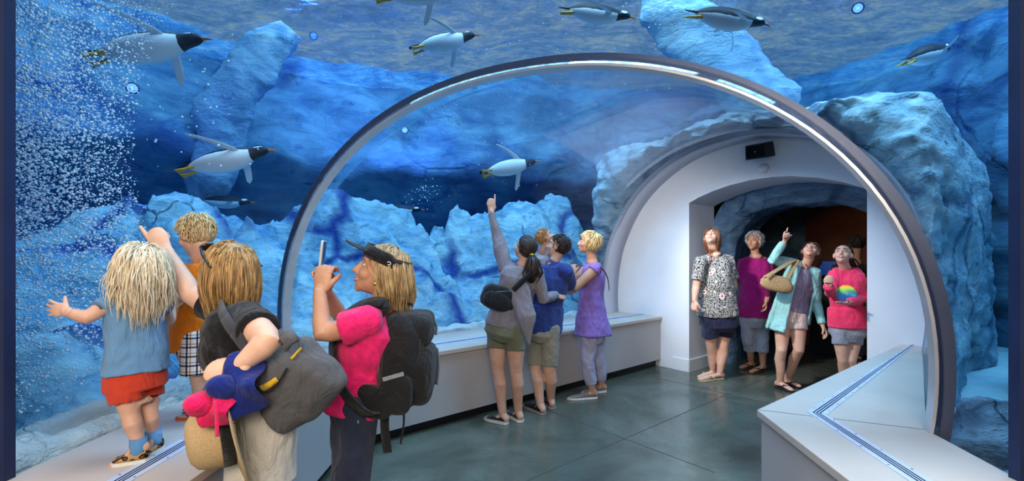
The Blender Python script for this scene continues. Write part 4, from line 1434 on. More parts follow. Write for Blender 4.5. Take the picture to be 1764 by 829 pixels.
# ---- woman in black pointing, seen from behind
s = 1.0
J = dict(head=U(393, 472, 1.75), neck=U(402, 522, 1.74), shL=U(421, 549, 1.60), shR=U(388, 538, 1.90), elL=U(464, 587, 1.47), wrL=U(410, 633, 1.44), elR=U(330, 508, 1.92), wrR=U(286, 432, 1.92),
         hipL=at(456, 0.90, 1.62), hipR=at(428, 0.90, 1.80), knL=at(452, 0.50, 1.60), knR=at(424, 0.50, 1.80), anL=at(455, 0.085, 1.64), anR=at(440, 0.085, 1.84), toeL=at(365, 0.005, 1.60), toeR=at(360, 0.005, 1.82))
B = person('woman in black tee pointing at the glass, big tote on her arm', J, (-0.93, -0.36, 0), (-0.84, 0.52, 0.02), (0.0, 0.0, 1), 0.98, 1.0, SKIN_PALE, rows(TORSO_F, 1.02, 1.0), voxel=0.0055,
           hands={'R': ((-0.62, 0.1, 0.85), (0.25, -0.95, 0.1), 'point', 1.0), 'L': ((-0.9, 0.1, -0.12), (0.1, -0.7, 0.6), 'grip', 1.0)}, face={}, armw=1.12, legw=1.12)
def shirt(mb):
    B.torso(mb, rows([r for r in TORSO_F if -0.1 < r[0] < 1.1], 1.04, 1.02, 0.014))
    r, f, u = B.frame(0.7)
    for q in (-1, 1): mb.ell(B.at(0.60, 0.045) + r * 0.062 * q, (0.082, 0.082, 0.10), Matrix((r, f, u)).transposed())
    for S in 'LR': sleeve(B, mb, S, 0.58, 0.066, 0.068)
garment(B, 'tee_shirt', BLACK_CLOTH, shirt, 0.006, 3, (0.007, 9), 5.0)
def shorts(mb):
    B.torso(mb, [(-0.19, 0.133, 0.102, 0.111), (-0.1, 0.20, 0.135, 0.155), (0.06, 0.19, 0.13, 0.14)])
    for S in 'LR': trouser(B, mb, S, 0.58, 0.112, 0.112)
garment(B, 'shorts', cloth('off_white_cotton', lin(206, 200, 190), 0.9, 0.08), shorts, 0.007, 2, (0.007, 10), 6.0)
for S in 'LR': flipflop(B.root, J['an' + S], J['toe' + S], 1.0, RUBBER_DARK, RUBBER_DARK)
hair(B.root, J['head'], B.M, 1.02, hairmat('honey_blond_hair', lin(96, 64, 38), lin(206, 166, 106)), 0.245, 1400, grav=0.9, wave=0.022, rad=0.0028, lay=(0.0, 0.010), rand=(0.6, 1.08), seed=9, fringe=0.12)
# sunglasses pushed up on the head
mb = MB(); c = J['head']; M_ = B.M
for q in (-1, 1):
    p = c + M_ @ V((q * 0.040, 0.062, 0.100)); mb.ell(p, (0.030, 0.010, 0.020), M_ @ Matrix.Rotation(0.7, 3, 'X'), 16, 10)
    mb.tube([p + M_ @ V((q * 0.028, 0, 0)), c + M_ @ V((q * 0.090, 0.0, 0.072)), c + M_ @ V((q * 0.092, -0.06, 0.03))], 0.0045, 8)
mb.tube([c + M_ @ V((-0.02, 0.07, 0.106)), c + M_ @ V((0.02, 0.07, 0.106))], 0.004, 8)
o = mb.build('sunglasses', plain('dark_lens', lin(20, 20, 24), 0.15, 0.6), B.root); o['label'] = 'dark sunglasses pushed up on her hair'

# ---- woman in pink with visor, photographing
J = dict(head=U(657, 468, 1.95), neck=U(664, 516, 1.96), shL=U(640, 552, 1.80), shR=U(656, 545, 2.12), elL=U(556, 577, 1.77), wrL=U(551, 503, 1.83), elR=U(588, 548, 2.12), wrR=U(561, 500, 2.00),
         hipL=at(612, 0.86, 1.87), hipR=at(606, 0.86, 2.04), knL=at(604, 0.47, 1.86), knR=at(604, 0.47, 2.03), anL=at(616, 0.085, 1.88), anR=at(612, 0.085, 2.06), toeL=at(535, 0.005, 1.85), toeR=at(540, 0.005, 2.03))
B = person('woman in pink tee and black visor lifting a phone to take a photo', J, (-0.98, -0.12, 0), (-0.92, -0.20, 0.30), (0.28, 0, 0.95), 0.96, 1.0, SKIN_TAN, rows(TORSO_F, 1.02, 1.12), voxel=0.005,
           hands={'L': ((0.06, 0.3, 1), (-0.2, -1, 0.2), 'hold', 1.0), 'R': ((-0.1, -0.25, 1), (-0.2, 1, 0.2), 'hold', 1.0)}, face=dict(lip=(0.62, 0.25, 0.24), brow=(0.25, 0.16, 0.09), smile=True))
PINK = cloth('hot_pink_knit', lin(236, 34, 110), 0.85, 0.22, 26)
def shirt(mb):
    B.torso(mb, rows([r for r in TORSO_F if -0.2 < r[0] < 1.1], 1.05, 1.18, 0.016))
    B.torso(mb, [(-0.1, 0.185, 0.14, 0.145), (0.25, 0.175, 0.138, 0.128)])
    r, f, u = B.frame(0.7)
    for q in (-1, 1): mb.ell(B.at(0.62, 0.05) + r * 0.060 * q, (0.080, 0.075, 0.090), Matrix((r, f, u)).transposed())
    for S in 'LR': sleeve(B, mb, S, 0.60, 0.062, 0.064)
garment(B, 'tee_shirt', PINK, shirt, 0.006, 3, (0.008, 9), 7.0)
def jeans(mb):
    B.torso(mb, [(-0.19, 0.125, 0.098, 0.106), (-0.1, 0.178, 0.122, 0.135), (0.04, 0.17, 0.118, 0.12)])
    for S in 'LR': trouser(B, mb, S, 1.94, 0.098, 0.080, rk=0.076)
garment(B, 'jeans', DENIM_DARK, jeans, 0.007, 2, (0.008, 9), 8.0)
for S in 'LR': shoe(B.root, J['an' + S] - V((0, 0, 0.02)), J['toe' + S], 1.0, (plain('grey_shoe', lin(90, 90, 96), 0.7), RUBBER_WHITE))
BLOND = hairmat('ash_blond_hair', lin(112, 84, 54), lin(216, 186, 136))
hair(B.root, J['head'], B.M, 1.0, BLOND, 0.185, 1300, grav=0.9, wave=0.02, rad=0.0028, lay=(0.0, 0.008), rand=(0.6, 1.08), seed=11, fringe=0.03, hang=V((0.14, 0.02, -1)).normalized())
# visor: band round the head, open top, long bill
c, M_ = J['head'], B.M
mb = MB(); rings = []
CAPM = cloth('black_visor_cloth', lin(22, 22, 26), 0.8, 0.1)
for k in range(40):
    a = 2 * math.pi * k / 40; ex = V((math.sin(a) * 0.089, -0.012 + math.cos(a) * 0.106, 0)); 
    z0, z1 = 0.036 + 0.014 * math.cos(a), 0.088 + 0.012 * math.cos(a) if math.cos(a) > -0.3 else 0.074
    rings.append([c + M_ @ (ex + V((0, 0, z0))), c + M_ @ (ex * 0.985 + V((0, 0, (z0 + z1) / 2))), c + M_ @ (ex * 0.93 + V((0, 0, z1))), c + M_ @ (ex * 0.88 + V((0, 0, z1 - 0.002))), c + M_ @ (ex * 0.94 + V((0, 0, z0)))])
mb.rings(rings, cyclic=True)
cap = mb.build('visor', CAPM, B.root); cap['label'] = 'black sun visor with a long bill'
mb = MB(); rings = []
for k in range(25):
    a = math.radians(-72 + 144 * k / 24); L = 0.085 * math.cos(a * 1.15) ** 0.6 if math.cos(a * 1.15) > 0 else 0
    r = []
    for up_ in (0.0, 0.004):
        for e in (0, 0.5, 1) if up_ == 0 else (1, 0.5, 0):
            bx, by = math.sin(a) * 0.087, -0.012 + math.cos(a) * 0.104
            r.append(c + M_ @ V((bx * (1 + 0.05 * e), by + L * e, 0.052 + up_ + 0.012 * math.cos(a) - 0.30 * bx * bx / 0.09 * 0.1 + 0.018 * e - 0.10 * e * abs(bx))))
    rings.append(r)
mb.rings(rings); mb.build('bill', CAPM, cap)
mb = MB(); p = c + M_ @ V((-0.0895, -0.022, 0.050)); r0 = M_ @ V((-1, -0.1, 0.1))
for k in range(9):
    a0, a1 = 0.6 + k * 0.5, 0.6 + (k + 1) * 0.5
    q = lambda a: p + M_ @ V((-0.002, math.cos(a) * 0.008, math.sin(a) * 0.006))
    mb.tube([q(a0), q(a1)], 0.0017, 6)
mb.build('emblem', RUBBER_WHITE, cap)
mb = MB(); mb.ell(c + M_ @ V((-0.081, 0.004, -0.046)), (0.005, 0.008, 0.009), M_, 12, 8); mb.build('earring', plain('gold', lin(210, 170, 80), 0.25, 0.5, 1.0), B.root)
PINKJ, PINKB = J, B
# phone
ph = U(555, 444, 1.93); root = empty('phone', ph, 'smartphone in a pale case held up by the woman in pink', 'phone')
Mp = basis((-0.96, -0.2, 0.1), (0.05, 0.0, 1))
mb = MB(); sel(mb, ph, (0.036, 0.0055, 0.072), Mp, 0.22); mb.build('case', plain('pale_phone_case', lin(196, 198, 200), 0.35), root)
mb = MB(); mb.box(ph - Mp @ V((0, 0.0056, 0)), (0.062, 0.0012, 0.134), Mp); mb.build('screen', plain('phone_screen', lin(34, 38, 46), 0.1, 0.7), root, smooth=False)
mb = MB(); mb.ell(ph + Mp @ V((0.018, 0.006, 0.054)), (0.007, 0.002, 0.007), Mp, 14, 8); mb.build('camera_lens', M_BLACK, root)

# ---- woman with ponytail pointing up
J = dict(head=U(904, 428, 4.0), neck=U(902, 460, 4.0), shL=U(872, 462, 4.02), shR=U(925, 472, 3.95), elL=U(857, 408, 4.12), wrL=U(846, 364, 4.16), elR=U(936, 515, 3.95), wrR=U(958, 509, 4.2),
         hipL=U(856, 566, 4.03), hipR=U(888, 568, 3.95), knL=U(858, 638, 4.0), knR=U(889, 640, 3.98), anL=at(866, 0.085, 4.0), anR=at(893, 0.085, 4.06), toeL=at(838, 0.003, 4.10), toeR=at(873, 0.003, 4.24))
B = person('woman with dark ponytail in grey top pointing up at a penguin', J, (-0.5, 0.86, 0), (-0.55, 0.72, 0.35), (0, 0, 1), 1.02, 1.0, SKIN, rows(TORSO_F, 0.95, 0.95), voxel=0.006,
           hands={'L': ((0.02, 0.1, 1), (0.35, -0.9, 0.1), 'point', 1.0), 'R': ((0.75, 0.6, -0.1), (0.3, -0.6, 0.5), 'relax', 1.0)}, face={}, legw=1.02)
GREY_KNIT = cloth('grey_knit', lin(132, 126, 136), 0.9, 0.12, 14)
def shirt(mb):
    B.torso(mb, rows([r for r in TORSO_F if 0.1 < r[0] < 1.1], 1.0, 1.05, 0.018))
    B.torso(mb, [(0.04, 0.195, 0.14, 0.14), (0.3, 0.178, 0.125, 0.125), (0.6, 0.168, 0.12, 0.115)])
    for S in 'LR': sleeve(B, mb, S, 1.97 if S == 'R' else 1.93, 0.070, 0.036)
    a = [U(905, 500, 3.86), U(912, 545, 3.80), U(911, 594, 3.80)]
    mb.tube([a[0] - V((0.05, 0, 0)), a[1] - V((0.02, 0, 0)), a[2]], [0.09, 0.085, 0.012], 18, up=V((0.3, 1, 0)), flat=0.35)
garment(B, 'long_sleeve_top', GREY_KNIT, shirt, 0.0075, 3, (0.009, 8), 9.0)
def shorts(mb):
    B.torso(mb, [(-0.19, 0.125, 0.098, 0.111), (-0.08, 0.185, 0.125, 0.15), (0.1, 0.18, 0.125, 0.13), (0.16, 0.17, 0.12, 0.12)])
    for S in 'LR': trouser(B, mb, S, 0.46, 0.094, 0.088)
garment(B, 'shorts', cloth('olive_cotton', lin(112, 112, 92), 0.9, 0.12), shorts, 0.008, 2, (0.006, 10), 10.0)
NAVY_SHOE = cloth('navy_canvas', lin(30, 32, 58), 0.9)
for S in 'LR': shoe(B.root, J['an' + S] - V((0, 0, 0.02)), J['toe' + S], 1.0, (NAVY_SHOE, RUBBER_WHITE), sole=0.024)
DARKHAIR = hairmat('dark_brown_hair', lin(22, 16, 14), lin(66, 46, 36))
hair(B.root, J['head'], B.M, 1.0, DARKHAIR, 0.13, 420, wave=0.01, rad=0.0042, lay=(0.0, 0.004), rand=(0.8, 1.2), seed=13, tail=(0, -0.112, 0.0), fringe=None)
mb = MB(); rnd = random.Random(5)
t0 = J['head'] + B.M @ V((0.0, -0.105, -0.01))
for k in range(90):
    o_ = V((rnd.gauss(0, 0.014), rnd.gauss(0, 0.012), 0)); sp_ = V((rnd.gauss(0, 0.032), rnd.gauss(0, 0.02), 0))
    mb.tube([t0 + o_ * 0.4, t0 + V((0.01, -0.05, -0.06)) + o_ + sp_ * 0.5, t0 + V((0.0, -0.05, -0.16)) + o_ + sp_ * 1.1, t0 + V((-0.012, -0.03, -0.25 + rnd.uniform(0, 0.05))) + o_ + sp_ * 0.5], [0.007, 0.008, 0.007, 0.002], 6, (False, False))
mb.build('ponytail', DARKHAIR, B.root, fix=False)
mb = MB(); mb.ell(t0 + V((0, -0.01, -0.01)), (0.022, 0.022, 0.016), None, 14, 8); mb.build('hair_tie', plain('yellow_band', lin(214, 186, 60), 0.6), B.root)
# sling bag on her back
root = empty('sling_bag', U(862, 515, 3.82), 'black sling bag worn across the back of the ponytailed woman', 'bag')
Mb = basis((0.4, -0.9, 0.05), (0.35, 0, 0.9))
mb = MB(); sel(mb, U(860, 514, 3.86), (0.165, 0.062, 0.105), Mb, 0.72); mb.wrinkle(0.010, 9, 2.0); mb.build('pouch', BLACK_CLOTH, root)
mb = MB(); sel(mb, U(856, 519, 3.80), (0.12, 0.03, 0.07), Mb, 0.7); mb.build('pocket', BLACK_CLOTH, root)
mb = MB(); mb.tube([U(836, 508, 3.79), U(858, 503, 3.785), U(880, 502, 3.80)], 0.004, 6); mb.build('zip', plain('zip_grey', lin(90, 90, 96), 0.4, 0.5, 0.6), root)
mb = MB(); band(mb, [U(884, 500, 3.82), U(905, 480, 3.82), U(922, 462, 3.85), U(922, 455, 3.95)], 0.045, 0.006, (0.2, -1, 0.3)); mb.build('strap', BLACK_CLOTH, root)

# ---- man in blue polo
J = dict(head=U(961, 425, 4.33), neck=U(952, 455, 4.32), shL=U(922, 466, 4.36), shR=U(975, 466, 4.24), elL=U(915, 505, 4.55), wrL=U(930, 490, 4.72), elR=U(982, 500, 4.50), wrR=U(955, 490, 4.70),
         hipL=U(922, 568, 4.34), hipR=U(948, 568, 4.26), knL=U(923, 638, 4.32), knR=U(947, 640, 4.28), anL=at(931, 0.085, 4.26), anR=at(949, 0.085, 4.42), toeL=at(905, 0.003, 4.46), toeR=at(936, 0.003, 4.64))
B = person('man in blue polo and khaki shorts carrying a toddler', J, (-0.42, 0.9, 0), (-0.9, 0.35, 0.25), (0.2, 0, 1), 1.04, 1.0, SKIN, rows(TORSO_M, 0.92, 0.95), voxel=0.006,
           hands={'R': ((-0.9, 0.3, 0.2), (0.3, 0.9, -0.2), 'relax', 1.05), 'L': ((0.8, 0.4, 0.1), (0, 0.9, -0.2), 'relax', 1.05)}, face={}, legw=1.05)
POLO = cloth('royal_blue_pique', lin(44, 62, 128), 0.85, 0.15)
def shirt(mb):
    B.torso(mb, rows([r for r in TORSO_M if -0.1 < r[0] < 1.12], 0.97, 1.02, 0.016))
    B.torso(mb, [(0.0, 0.178, 0.125, 0.13), (0.4, 0.168, 0.122, 0.12)])
    for S in 'LR': sleeve(B, mb, S, 0.72, 0.070, 0.068)
    u = B.spine.normalized(); mb.tube([J['neck'] - u * 0.03, J['neck'] + u * 0.025], [0.075, 0.066], 18, (False, False))
garment(B, 'polo_shirt', POLO, shirt, 0.0075, 3, (0.007, 9), 11.0)
def shorts(mb):
    B.torso(mb, [(-0.19, 0.121, 0.098, 0.106), (-0.08, 0.172, 0.12, 0.14), (0.08, 0.168, 0.118, 0.12)])
    for S in 'LR': trouser(B, mb, S, 0.86, 0.088, 0.074)
garment(B, 'shorts', cloth('khaki_cotton', lin(146, 142, 128), 0.9, 0.1), shorts, 0.008, 2, (0.006, 10), 12.0)
for S in 'LR': shoe(B.root, J['an' + S] - V((0, 0, 0.02)), J['toe' + S], 1.05, (plain('black_shoe', lin(26, 26, 28), 0.6), plain('pale_sole', lin(150, 150, 150), 0.6)))
hair(B.root, J['head'], B.M, 1.0, DARKHAIR, 0.034, 620, low=-0.075, grav=0.05, wave=0.03, rad=0.0044, lay=(0.0, 0.008), seed=17, fringe=0.03, part=0.2)

# ---- toddler he carries
s = 0.5
J = dict(head=U(939, 409, 4.50), neck=U(934, 432, 4.52), shL=U(944, 440, 4.60), shR=U(920, 441, 4.52), elL=U(950, 455, 4.62), wrL=U(953, 466, 4.55), elR=U(918, 460, 4.50), wrR=U(930, 470, 4.50),
         hipL=U(937, 478, 4.60), hipR=U(924, 478, 4.55), knL=U(950, 492, 4.55), knR=U(914, 500, 4.52), anL=U(946, 520, 4.52), anR=U(916, 528, 4.50), toeL=U(952, 530, 4.54), toeR=U(920, 538, 4.52))
R_ = [(k, a / s, b / s, c / s) for k, a, b, c in kid_torso(0.09, 0.07)]
B = person('toddler in pale grey shirt held in the arms of the man in blue', J, (0.7, -0.3, 0), (0.75, 0.1, 0.4), (-0.2, 0, 1), s, 0.78, SKIN, R_, voxel=0.006,
           hands={'L': ((0.3, -0.2, -0.9), (0.6, -0.6, 0), 'relax', 0.9), 'R': ((0.8, 0, -0.4), (0, -0.8, 0.4), 'relax', 0.9)}, face={}, base_z=0.9)
def shirt(mb):
    B.torso(mb, [(-0.1, 0.102 / s, 0.082 / s, 0.082 / s), (0.5, 0.105 / s, 0.08 / s, 0.08 / s), (0.88, 0.102 / s, 0.07 / s, 0.072 / s), (1.02, 0.08 / s, 0.055 / s, 0.055 / s), (1.1, 0.05 / s, 0.04 / s, 0.04 / s)])
    for S in 'LR': sleeve(B, mb, S, 0.8, 0.078, 0.07)
garment(B, 'tee_shirt', cloth('pale_grey_cotton', lin(186, 184, 190), 0.9, 0.08), shirt, 0.007, 2, (0.004, 12), 13.0)
def shorts(mb):
    B.torso(mb, [(-0.2, 0.1 / s, 0.08 / s, 0.09 / s), (0.05, 0.1 / s, 0.08 / s, 0.08 / s)])
    for S in 'LR': trouser(B, mb, S, 0.9, 0.1, 0.095)
garment(B, 'shorts', TEE_BLUE, shorts, 0.007, 2, (0.004, 12), 14.0)
hair(B.root, J['head'], B.M, 0.80, hairmat('light_brown_hair', lin(120, 78, 44), lin(214, 160, 102)), 0.035, 320, grav=0.05, wave=0.04, rad=0.0046, lay=(0.0, 0.005), seed=19, fringe=0.03, part=0.2)

# ---- woman in purple tunic
J = dict(head=U(1014, 419, 4.72), neck=U(1020, 449, 4.74), shL=U(1026, 464, 4.58), shR=U(1014, 460, 4.90), elL=U(983, 503, 4.52), wrL=U(987, 472, 4.64), elR=U(976, 500, 4.86), wrR=U(982, 474, 4.78),
         hipL=U(1016, 570, 4.64), hipR=U(1026, 568, 4.84), knL=U(1012, 622, 4.66), knR=U(1032, 622, 4.86), anL=at(1020, 0.085, 4.70), anR=at(1036, 0.085, 4.92), toeL=at(980, 0.003, 4.66), toeR=at(1004, 0.003, 4.86))
B = person('woman in purple sleeveless tunic with hands clasped by the bench', J, (-0.95, 0.3, 0), (-0.96, 0.12, 0.14), (0, 0, 1), 0.98, 1.0, SKIN_TAN, rows(TORSO_F, 1.0, 1.05), voxel=0.006,
           hands={'L': ((0.0, 0.6, 0.9), (-0.6, -0.8, 0.2), 'hold', 1.0), 'R': ((0.1, -0.7, 0.7), (-0.9, 0.3, 0.2), 'hold', 1.0)}, face=dict(lip=(0.6, 0.25, 0.24)), armw=1.1)
PURPLE = cloth('purple_linen', lin(142, 108, 184), 0.88, 0.18, 7)
def shirt(mb):
    B.torso(mb, rows([r for r in TORSO_F if 0.3 < r[0] < 1.1], 1.05, 1.12, 0.014))
    B.torso(mb, [(-0.06, 0.225, 0.195, 0.19), (0.2, 0.200, 0.170, 0.16), (0.5, 0.170, 0.135, 0.125), (0.75, 0.168, 0.125, 0.118)])
    r, f, u = B.frame(0.7)
    for q in (-1, 1): mb.ell(B.at(0.62, 0.05) + r * 0.060 * q, (0.078, 0.07, 0.088), Matrix((r, f, u)).transposed())
    for S in 'LR': sleeve(B, mb, S, 0.10, 0.066, 0.068)
garment(B, 'tunic', PURPLE, shirt, 0.0075, 2, (0.010, 9), 15.0)
def pants(mb):
    B.torso(mb, [(-0.19, 0.121, 0.093, 0.102), (-0.05, 0.17, 0.12, 0.13), (0.1, 0.165, 0.12, 0.12)])
    for S in 'LR': trouser(B, mb, S, 1.80, 0.090, 0.060, rk=0.070)
garment(B, 'trousers', cloth('pale_lilac_linen', lin(176, 176, 206), 0.9, 0.08), pants, 0.008, 2, (0.009, 10), 16.0)
for S in 'LR': shoe(B.root, J['an' + S] - V((0, 0, 0.02)), J['toe' + S], 1.0, (cloth('taupe_canvas', lin(128, 112, 104), 0.9), RUBBER_WHITE))
hair(B.root, J['head'], B.M, 1.02, hairmat('golden_blond_hair', lin(160, 124, 74), lin(238, 214, 160)), 0.078, 520, grav=0.16, wave=0.05, rad=0.0046, lay=(0.002, 0.020), seed=21, fringe=0.06, part=0.5)
mb = MB(); band(mb, [U(1022, 455, 4.60), U(1036, 460, 4.54), U(1047, 478, 4.60), U(1049, 500, 4.72)], 0.018, 0.005, lambda p: p - B.at(0.75)); 
root = empty('bag_strap', U(1036, 470, 4.6), 'thin maroon shoulder strap across the back of the purple tunic', 'strap'); mb.build('strap', plain('maroon_leather', lin(110, 40, 44), 0.5), root)

# ---- woman in floral blouse at the doorway
J = dict(head=U(1226, 410, 5.40), neck=U(1231, 438, 5.42), shR=U(1208, 449, 5.36), shL=U(1254, 447, 5.44), elR=U(1199, 495, 5.34), wrR=U(1196, 518, 5.30), elL=U(1264, 492, 5.42), wrL=U(1254, 520, 5.34),
         hipR=U(1222, 550, 5.42), hipL=U(1252, 550, 5.46), knR=U(1225, 596, 5.46), knL=U(1246, 597, 5.44), anR=at(1228, 0.085, 5.52), anL=at(1240, 0.085, 5.42), toeR=at(1205, 0.022, 5.44), toeL=at(1206, 0.022, 5.33))
B = person('woman in black and pink floral blouse and navy shorts gazing up', J, (-0.72, -0.55, 0), (-0.45, -0.68, 0.55), (0, 0, 1), 1.0, 1.0, SKIN, [(-0.19, 0.101, 0.085, 0.093), (-0.08, 0.20, 0.15, 0.15), (0.15, 0.20, 0.17, 0.13), (0.42, 0.19, 0.16, 0.12), (0.70, 0.17, 0.13, 0.115), (0.88, 0.172, 0.10, 0.105), (0.99, 0.155, 0.075, 0.085), (1.07, 0.09, 0.06, 0.068), (1.13, 0.058, 0.052, 0.055)], voxel=0.006,
           hands={'L': ((-0.35, -0.2, -1), (0.8, -0.5, 0), 'relax', 1.0), 'R': ((-0.1, -0.1, -1), (-0.8, -0.5, 0.1), 'relax', 1.0)}, face=dict(), armw=1.18, legw=1.08)
n = N('floral_print').set(0.85, 0.2)
co = n.coords()
v1 = n.n('ShaderNodeTexVoronoi'); v1.inputs['Scale'].default_value = 120; n.l(co, v1.inputs['Vector'])
spk = n.ramp(v1.outputs['Distance'], [(0.0, lin(206, 204, 200)), (0.42, lin(206, 204, 200)), (0.46, lin(32, 30, 32))], 'CONSTANT')
v2 = n.n('ShaderNodeTexVoronoi'); v2.inputs['Scale'].default_value = 13; n.l(co, v2.inputs['Vector'])
dist = n.math('ADD', v2.outputs['Distance'], n.math('MULTIPLY', n.noise(co, 60, 2), 0.22))
gate = n.math('GREATER_THAN', n.n('ShaderNodeSeparateColor').outputs[0], 0.5)
sepc = gate.node.inputs[0].links[0].from_node; n.l(v2.outputs['Color'], sepc.inputs[0])
gate.node.inputs[1].default_value = 0.35
fl = n.math('MULTIPLY', n.math('LESS_THAN', dist, 0.46), gate)
cc = n.ramp(dist, [(0.0, lin(120, 50, 70)), (0.22, lin(196, 120, 140)), (0.30, lin(232, 206, 206))], 'CONSTANT')
n.color(n.mix(fl, spk, cc)); FLORAL = n.mat
def shirt(mb):
    B.torso(mb, [(0.08, 0.235, 0.205, 0.165), (0.2, 0.232, 0.205, 0.16), (0.42, 0.215, 0.19, 0.145), (0.66, 0.195, 0.165, 0.132), (0.88, 0.188, 0.115, 0.12), (0.99, 0.165, 0.085, 0.098), (1.06, 0.105, 0.07, 0.08)])
    r, f, u = B.frame(0.7)
    for q in (-1, 1): mb.ell(B.at(0.58, 0.085) + r * 0.07 * q, (0.105, 0.09, 0.11), Matrix((r, f, u)).transposed())
    for S in 'LR': sleeve(B, mb, S, 0.75, 0.072, 0.078)
garment(B, 'blouse', FLORAL, shirt, 0.0075, 3, (0.007, 8), 17.0)
def shorts(mb):
    B.torso(mb, [(-0.19, 0.140, 0.119, 0.128), (-0.1, 0.222, 0.185, 0.17), (0.12, 0.222, 0.19, 0.155)])
    for S in 'LR': trouser(B, mb, S, 0.66, 0.112, 0.098)
garment(B, 'shorts', cloth('navy_cotton', lin(34, 38, 66), 0.9, 0.15), shorts, 0.008, 2, (0.008, 9), 18.0)
TAN_SOLE = plain('pale_foam', lin(196, 176, 150), 0.7)
for S in 'LR': flipflop(B.root, J['an' + S], J['toe' + S] - V((0, 0, 0.019)), 1.0, TAN_SOLE, plain('pale_strap', lin(206, 186, 160), 0.6))
hair(B.root, J['head'], B.M, 1.0, hairmat('chestnut_hair', lin(72, 38, 24), lin(158, 98, 64)), 0.18, 800, grav=0.9, wave=0.02, rad=0.0034, lay=(0.0, 0.014), rand=(0.65, 1.08), seed=23, fringe=0.035)

# ---- older woman in magenta
J = dict(head=U(1299, 416, 5.80), neck=U(1301, 442, 5.82), shR=U(1281, 450, 5.84), shL=U(1323, 450, 5.78), elR=U(1277, 490, 5.88), wrR=U(1278, 520, 5.82), elL=U(1328, 490, 5.72), wrL=U(1320, 520, 5.62),
         hipR=U(1287, 546, 5.84), hipL=U(1312, 546, 5.80), knR=U(1290, 588, 5.86), knL=U(1313, 590, 5.80), anR=at(1294, 0.085, 5.96), anL=at(1314, 0.085, 5.80), toeR=at(1277, 0.022, 5.90), toeL=at(1294, 0.022, 5.68))
B = person('grey-haired woman in magenta top and pale capri trousers', J, (-0.5, -0.75, 0), (-0.78, -0.6, 0.08), (0, 0, 1), 0.97, 1.0, SKIN_TAN, [(k, a * 1.05, b * 1.2, c * 1.1) for k, a, b, c in TORSO_F], voxel=0.0065,
           hands={'L': ((-0.2, -0.3, -1), (0.9, -0.4, 0), 'relax', 1.0), 'R': ((0, -0.1, -1), (-0.9, -0.4, 0), 'relax', 1.0)}, face=dict(brow=(0.3, 0.28, 0.26)), armw=1.1)
def shirt(mb):
    B.torso(mb, [(0.0, 0.205, 0.16, 0.145), (0.3, 0.195, 0.165, 0.135), (0.6, 0.185, 0.15, 0.13), (0.88, 0.185, 0.118, 0.12), (0.99, 0.165, 0.085, 0.098), (1.05, 0.11, 0.072, 0.08)])
    r, f, u = B.frame(0.7)
    for q in (-1, 1): mb.ell(B.at(0.56, 0.07) + r * 0.065 * q, (0.098, 0.08, 0.10), Matrix((r, f, u)).transposed())
    for S in 'LR': sleeve(B, mb, S, 0.85, 0.070, 0.074)
garment(B, 'blouse', cloth('magenta_jersey', lin(160, 16, 112), 0.8, 0.12), shirt, 0.0075, 3, (0.008, 8), 19.0)
def pants(mb):
    B.torso(mb, [(-0.19, 0.125, 0.102, 0.111), (-0.05, 0.182, 0.14, 0.14), (0.08, 0.178, 0.14, 0.13)])
    for S in 'LR': trouser(B, mb, S, 1.42, 0.098, 0.076, rk=0.080)
garment(B, 'capri_trousers', cloth('pale_denim', lin(158, 166, 186), 0.9, 0.1), pants, 0.008, 2, (0.008, 10), 20.0)
for S in 'LR': flipflop(B.root, J['an' + S], J['toe' + S] - V((0, 0, 0.019)), 1.0, SANDAL, SANDAL, 'sandal')
hair(B.root, J['head'], B.M, 1.03, hairmat('silver_hair', lin(120, 118, 120), lin(222, 222, 224)), 0.060, 460, grav=0.14, wave=0.12, rad=0.0050, lay=(0.004, 0.022), seed=25, fringe=0.045, part=0.4)

# ---- woman in teal cardigan pointing up
J = dict(head=U(1396, 434, 4.98), neck=U(1387, 462, 5.02), shR=U(1369, 456, 5.10), shL=U(1403, 468, 4.98), elR=U(1330, 448, 5.02), wrR=U(1351, 417, 4.94), elL=U(1406, 522, 5.02), wrL=U(1417, 560, 4.94),
         hipR=U(1349, 548, 5.08), hipL=U(1374, 548, 5.02), knR=U(1346, 604, 4.99), knL=U(1376, 604, 4.95), anR=at(1344, 0.085, 5.04), anL=at(1357, 0.085, 5.16), toeR=at(1363, 0.022, 4.92), toeL=at(1376, 0.022, 5.06))
B = person('woman in mint cardigan and pale pink shorts pointing upward', J, (0.12, -0.98, 0), (-0.38, -0.62, 0.62), (0.25, 0.1, 1), 1.0, 1.0, SKIN, rows(TORSO_F, 0.92, 0.92), voxel=0.006,
           hands={'R': ((0.08, -0.05, 1), (-0.6, 0.75, 0), 'point', 1.0), 'L': ((0.3, -0.3, -0.9), (0.8, -0.5, 0.2), 'relax', 1.0)}, face=dict(smile=True), legw=1.0)
def tank(mb):
    B.torso(mb, rows([r for r in TORSO_F if -0.05 < r[0] < 0.9], 0.94, 0.95, 0.010) + [(0.97, 0.115, 0.078, 0.085)])
    B.torso(mb, [(0.0, 0.165, 0.112, 0.118), (0.2, 0.158, 0.11, 0.11)])
    r, f, u = B.frame(0.7)
    for q in (-1, 1): mb.ell(B.at(0.63, 0.042) + r * 0.058 * q, (0.072, 0.065, 0.082), Matrix((r, f, u)).transposed())
garment(B, 'tank_top', cloth('lavender_grey_rib', lin(142, 136, 160), 0.85, 0.1), tank, 0.0075, 2, (0.005, 10), 21.0)
MINT = cloth('mint_knit', lin(150, 206, 206), 0.9, 0.1)
